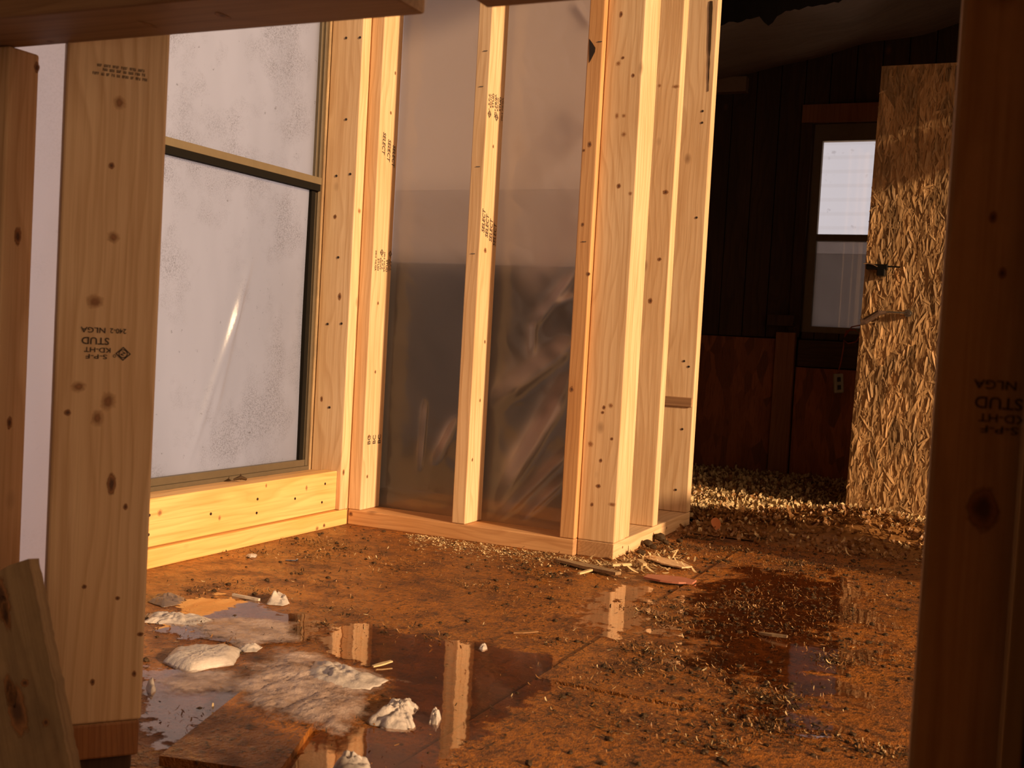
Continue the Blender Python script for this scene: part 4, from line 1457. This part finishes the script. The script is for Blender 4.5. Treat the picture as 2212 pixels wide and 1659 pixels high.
ice([(350, 1432), (372, 1408), (425, 1401), (490, 1399), (522, 1407), (505, 1437), (455, 1444), (408, 1456), (380, 1446)], 0.012, ICE, 'large smooth slab of white ice beside the left stud', seed=1, rough=0.06, flat=6)
ice([(310, 1330), (330, 1324), (385, 1326), (440, 1332), (472, 1343), (430, 1357), (385, 1352), (340, 1348), (312, 1345)], 0.009, ICE, 'long flat sheet of white ice near the amber window boards', seed=2, rough=0.3)
ice([(575, 1306), (582, 1292), (600, 1286), (618, 1290), (626, 1304), (610, 1309)], 0.012, ICE, 'small pointed white ice lump beside the white stick', seed=3, rough=0.4)
ice([(513, 1402), (525, 1393), (550, 1391), (567, 1399), (555, 1408), (528, 1409)], 0.006, ICE, 'little flat ice piece touching the big white slab', seed=4, rough=0.3)


def slush(outline, z0, h, mat, label, res=0.004):
    P = [(p.x, p.y) for p in (on(a, b, 2, z0) for a, b in outline)]
    x0, x1 = min(p[0] for p in P) - 0.03, max(p[0] for p in P) + 0.03
    y0, y1 = min(p[1] for p in P) - 0.03, max(p[1] for p in P) + 0.03
    nx, ny = int((x1 - x0) / res), int((y1 - y0) / res)
    vv, at, ff = [], [], []
    for i in range(nx + 1):
        for j in range(ny + 1):
            x, y = x0 + i * res, y0 + j * res
            ins = False; dm = 9
            for (ax, ay), (bx, by) in zip(P, P[1:] + P[:1]):
                if (ay > y) != (by > y) and x < (bx - ax) * (y - ay) / (by - ay) + ax: ins = not ins
                ex, ey = bx - ax, by - ay
                t = max(0, min(1, ((x - ax) * ex + (y - ay) * ey) / (ex * ex + ey * ey + 1e-12)))
                dm = min(dm, math.hypot(x - ax - t * ex, y - ay - t * ey))
            sdv = dm if ins else -dm
            q = Vector((x * 45, y * 45, 1.0))
            e = max(0, min(1, 0.35 + sdv / 0.05 + 0.45 * noise.noise(q * 0.5)))
            at.append(e)
            vv.append((x, y, z0 + h * e * (0.45 + 0.40 * noise.noise(q * 0.45) + 0.18 * noise.noise(q * 1.9) + 0.22 * noise.noise(q * 5.0))))
    for i in range(nx):
        for j in range(ny):
            a = i * (ny + 1) + j
            q = (a, a + ny + 1, a + ny + 2, a + 1)
            if max(at[k] for k in q) > 0.01: ff.append(q)
    me = bpy.data.meshes.new('slush_heap')
    me.from_pydata(vv, [], ff)
    me.attributes.new('edge', 'FLOAT', 'POINT').data.foreach_set('value', at)
    for p in me.polygons: p.use_smooth = True
    me.materials.append(mat)
    o = bpy.data.objects.new('slush_heap', me)
    COL.objects.link(o)
    return tag(o, label, 'ice', 'ice and snow pieces')


def mat_slush():
    N = NT('melting_slush')
    c = N.coords((1, 1, 1), rnd=False)
    at = N.n('Attribute', attribute_name='edge')
    nz = N.noise(c, 70, 5, 0.7)
    b2 = N.noise(c, 22, 4, 0.6)
    mask = N.ramp(N.math('ADD', at.outputs['Fac'], N.math('MULTIPLY', N.math('SUBTRACT', nz, 0.5), 1.3)), [(0.25, 0.0), (0.85, 0.85)])
    cc = N.mix((0.62, 0.47, 0.40), (0.30, 0.19, 0.14), N.ramp(b2, [(0.38, 0.0), (0.66, 1.0)]))
    ib = N.n('BsdfPrincipled', Base_Color=cc, Roughness=0.25, Normal=N.bump(nz, 0.7, 0.005))
    tr = N.n('BsdfTransparent', Color=(1, 1, 1))
    return N.done(N.n('MixShader', i_0=mask, i_1=tr.outputs[0], i_2=ib.outputs[0]).outputs[0])


MELT = mat_slush()
slush([(500, 1490), (545, 1440), (610, 1400), (690, 1415), (770, 1445), (860, 1472), (810, 1510), (790, 1545), (740, 1590), (650, 1570), (570, 1545)], 0.0128, 0.012, MELT, 'wide grey heap of melting slush in the foreground')
slush([(330, 1470), (400, 1448), (480, 1455), (560, 1470), (520, 1500), (420, 1500), (330, 1510)], 0.0034, 0.004, MELT, 'thin purplish slush film below the large white slab')
slush([(400, 1345), (520, 1330), (650, 1345), (640, 1385), (520, 1395), (430, 1375)], 0.0034, 0.004, MELT, 'thin greyish slush film between the flat ice and the puddle')
ice([(660, 1450), (685, 1428), (730, 1432), (775, 1450), (840, 1470), (800, 1490), (730, 1485), (680, 1475)], 0.008, ICE, 'glassy white crust on top of the slush heap', seed=6, rough=0.35, z0=0.0165)
ice([(790, 1560), (820, 1535), (850, 1518), (885, 1512), (907, 1530), (890, 1548), (898, 1575), (880, 1583), (835, 1578)], 0.015, ICE, 'jagged white ice chunk right of the slush heap', seed=7, rough=0.30)
ice([(925, 1566), (930, 1550), (943, 1545), (953, 1556), (945, 1570)], 0.014, ICE, 'tiny white ice pebble right of the jagged chunk', seed=8, rough=0.3)
ice([(712, 1668), (735, 1645), (770, 1640), (800, 1652), (805, 1680), (730, 1690)], 0.015, ICE, 'white ice lump cut by the bottom edge', seed=9, rough=0.4)
ice([(318, 1300), (335, 1287), (365, 1282), (400, 1292), (395, 1306), (350, 1312)], 0.008, SLUSH, 'purplish slush patch nearest the amber window boards', seed=10, rough=0.4)
ice([(1032, 1404), (1038, 1397), (1052, 1398), (1054, 1405), (1042, 1408)], 0.006, ICE, 'tiny white crumb in the middle of the puddle', seed=11, rough=0.3)
ice([(314, 1490), (320, 1480), (332, 1484), (338, 1496), (326, 1504)], 0.012, ICE, 'dirty white crumb close to the left foreground stud', seed=12, rough=0.4)
ice([(530, 1202), (541, 1197), (556, 1198), (553, 1204), (540, 1205)], 0.005, ICE, 'bright flat chip near the amber bottom plate', seed=13, rough=0.2)


# ------------------------------------------------------------------ loose bits
def sliver(name, a, b, wd, th, mat, label, cat, z=0.004, lift=0.0, taper=0.5):
    A = on(*a, 2, z); B = on(*b, 2, z)
    u = (B - A).normalized(); v = Vector((-u.y, u.x, 0))
    L = (B - A).length
    bm = bmesh.new()
    prev = None
    n = 8
    for k in range(n + 1):
        t = k / n
        w_ = wd * (taper + (1 - taper) * sin(pi * min(max(t, 0.08), 0.92))) * (1 + 0.25 * noise.noise((t * 5, A.x * 30, 0)))
        c = A + u * L * t + Z * (lift * t)
        r = [bm.verts.new(c + v * s * w_ / 2 + Z * q * th) for s, q in ((-1, 0), (1, 0), (1, 1), (-1, 1))]
        if prev:
            for i in range(4): bm.faces.new((prev[i], prev[(i + 1) % 4], r[(i + 1) % 4], r[i]))
        else: bm.faces.new(r)
        prev = r
    bm.faces.new(prev[::-1])
    bmesh.ops.recalc_face_normals(bm, faces=bm.faces)
    return tag(mk(name, bm, mat, origin=(A + B) / 2), label, cat)


sliver('white_stick', (503, 1287), (560, 1298), 0.006, 0.004, plain('peeled_stick', (0.75, 0.62, 0.50), 0.5), 'thin pale stick lying left of the pointed ice lump', 'stick', 0.003, taper=0.8)
sliver('wood_sliver', (1205, 1212), (1335, 1246), 0.030, 0.006, OLDW, 'dark broken slat lying in front of the box corner', 'wood scrap', 0.002, 0.004, 0.45)
sliver('wood_sliver', (1395, 1247), (1500, 1262), 0.060, 0.004, PINKW, 'reddish flat wood chip right of the box corner', 'wood scrap', 0.005, 0.002, 0.3)
sliver('wood_sliver', (1400, 1203), (1484, 1227), 0.050, 0.003, PINE, 'pale flat shingle piece beside the open side of the box', 'wood scrap', 0.005, 0.0, 0.5)
sliver('wood_sliver', (1322, 1223), (1368, 1221), 0.010, 0.005, SHAV, 'pale splinter just under the front corner of the box', 'wood scrap', 0.007, 0.0, 0.6)
sliver('wood_sliver', (1380, 1213), (1393, 1226), 0.012, 0.006, SHAV, 'stubby pale chip between the two box corner scraps', 'wood scrap', 0.008, 0.003, 0.6)
sliver('wood_sliver', (1250, 1241), (1278, 1233), 0.008, 0.004, SHAV, 'short pale chip lying on the dark broken slat', 'wood scrap', 0.010, 0.0, 0.6)
sliver('wood_sliver', (1108, 1368), (1162, 1365), 0.010, 0.002, SHAV2, 'thin brown sliver at the upper edge of the puddle', 'wood scrap', 0.004, 0.0, 0.4)
sliver('wood_sliver', (805, 1441), (846, 1434), 0.008, 0.002, SHAV, 'pale curl floating in the puddle right of the slush', 'wood scrap', 0.004, 0.003, 0.5)
sliver('wood_sliver', (1640, 1370), (1700, 1383), 0.010, 0.004, OLDW, 'brown sliver lying across the right hand puddle', 'wood scrap', 0.007, 0.004, 0.4)
# plug near the amber plate
p = on(640, 1213, 2, 0.004)
bm = bmesh.new()
add_tube(bm, [p + Vector((-0.022, -0.006, 0)), p + Vector((-0.004, 0, 0.0005)), p + Vector((0, 0.001, 0.0005))], [0.0018, 0.0022, 0.0022], 8)
add_tube(bm, [p + Vector((0, 0.001, 0.0005)), p + Vector((0.003, 0.002, 0.0005))], [0.0055, 0.0055], 12)
tag(mk('roofing_nail', bm, STEEL, origin=p), 'shiny broad headed nail lying on the floor near the amber plate', 'nail')
# orange leaf
p = on(1550, 1150, 2, 0.006)
bm = bmesh.new()
g = []
for i in range(7):
    t = i / 6
    w_ = 0.012 * sin(pi * (0.08 + 0.87 * t))
    row = [bm.verts.new(p + Vector((-0.02 * t + 0.01 * t * t, 0.01 * t, 0.002 + 0.034 * t)) + Vector((s * w_, s * w_ * 0.4, abs(s) * w_ * 0.5))) for s in (-1, 0, 1)]
    g.append(row)
for a, b in zip(g, g[1:]):
    for i in range(2): bm.faces.new((a[i], a[i + 1], b[i + 1], b[i]))
tag(mk('dry_leaf', bm, plain('dry_leaf', (0.55, 0.17, 0.04), 0.6), origin=p, smooth=True), 'curled orange leaf standing up near the rear corner of the box', 'leaf')
# dung lumps beside the box
for i, (px, py, r_) in enumerate(((1400, 1180, .012), (1425, 1168, .014), (1410, 1186, .009), (1437, 1176, .009), (1385, 1198, .010), (1468, 1172, .008))):
    p = on(px, py, 2, 0.004)
    bm = bmesh.new()
    bmesh.ops.create_icosphere(bm, subdivisions=3, radius=r_)
    for v in bm.verts:
        v.co *= 1 + 0.35 * noise.noise(v.co * 110 + Vector((i * 7, 0, 0)))
        v.co.z *= 0.7
    bmesh.ops.translate(bm, verts=bm.verts, vec=p + Z * r_ * 0.62)
    tag(mk('clod', bm, MUCK, origin=p, smooth=True), ['dark clod against the side plate of the box', 'largest dark clod beside the box plate', 'small dark clod in front of the largest one',
        'small dark clod right of the largest one', 'dark clod nearest the front corner of the box', 'outlying dark clod farthest from the box corner'][i], 'clod', 'dark clods beside the box')

# loose plank of plywood in the foreground
A = on(344, 1632, 2, 0.013); 
bm = bmesh.new()
c4 = [on(344, 1632, 2, 0.012), on(600, 1668, 2, 0.012), on(700, 1530, 2, 0.012), on(560, 1462, 2, 0.012)]
tp = [bm.verts.new((q.x, q.y, 0.012)) for q in c4]
bt = [bm.verts.new((q.x, q.y, 0.0008)) for q in c4]
bm.faces.new(tp); bm.faces.new(bt[::-1])
for i in range(4): bm.faces.new((tp[i], bt[i], bt[(i + 1) % 4], tp[(i + 1) % 4]))
bmesh.ops.recalc_face_normals(bm, faces=bm.faces)
tag(mk('loose_plywood', bm, FLOOR), 'loose plywood offcut on the wet floor at the bottom left', 'plywood')
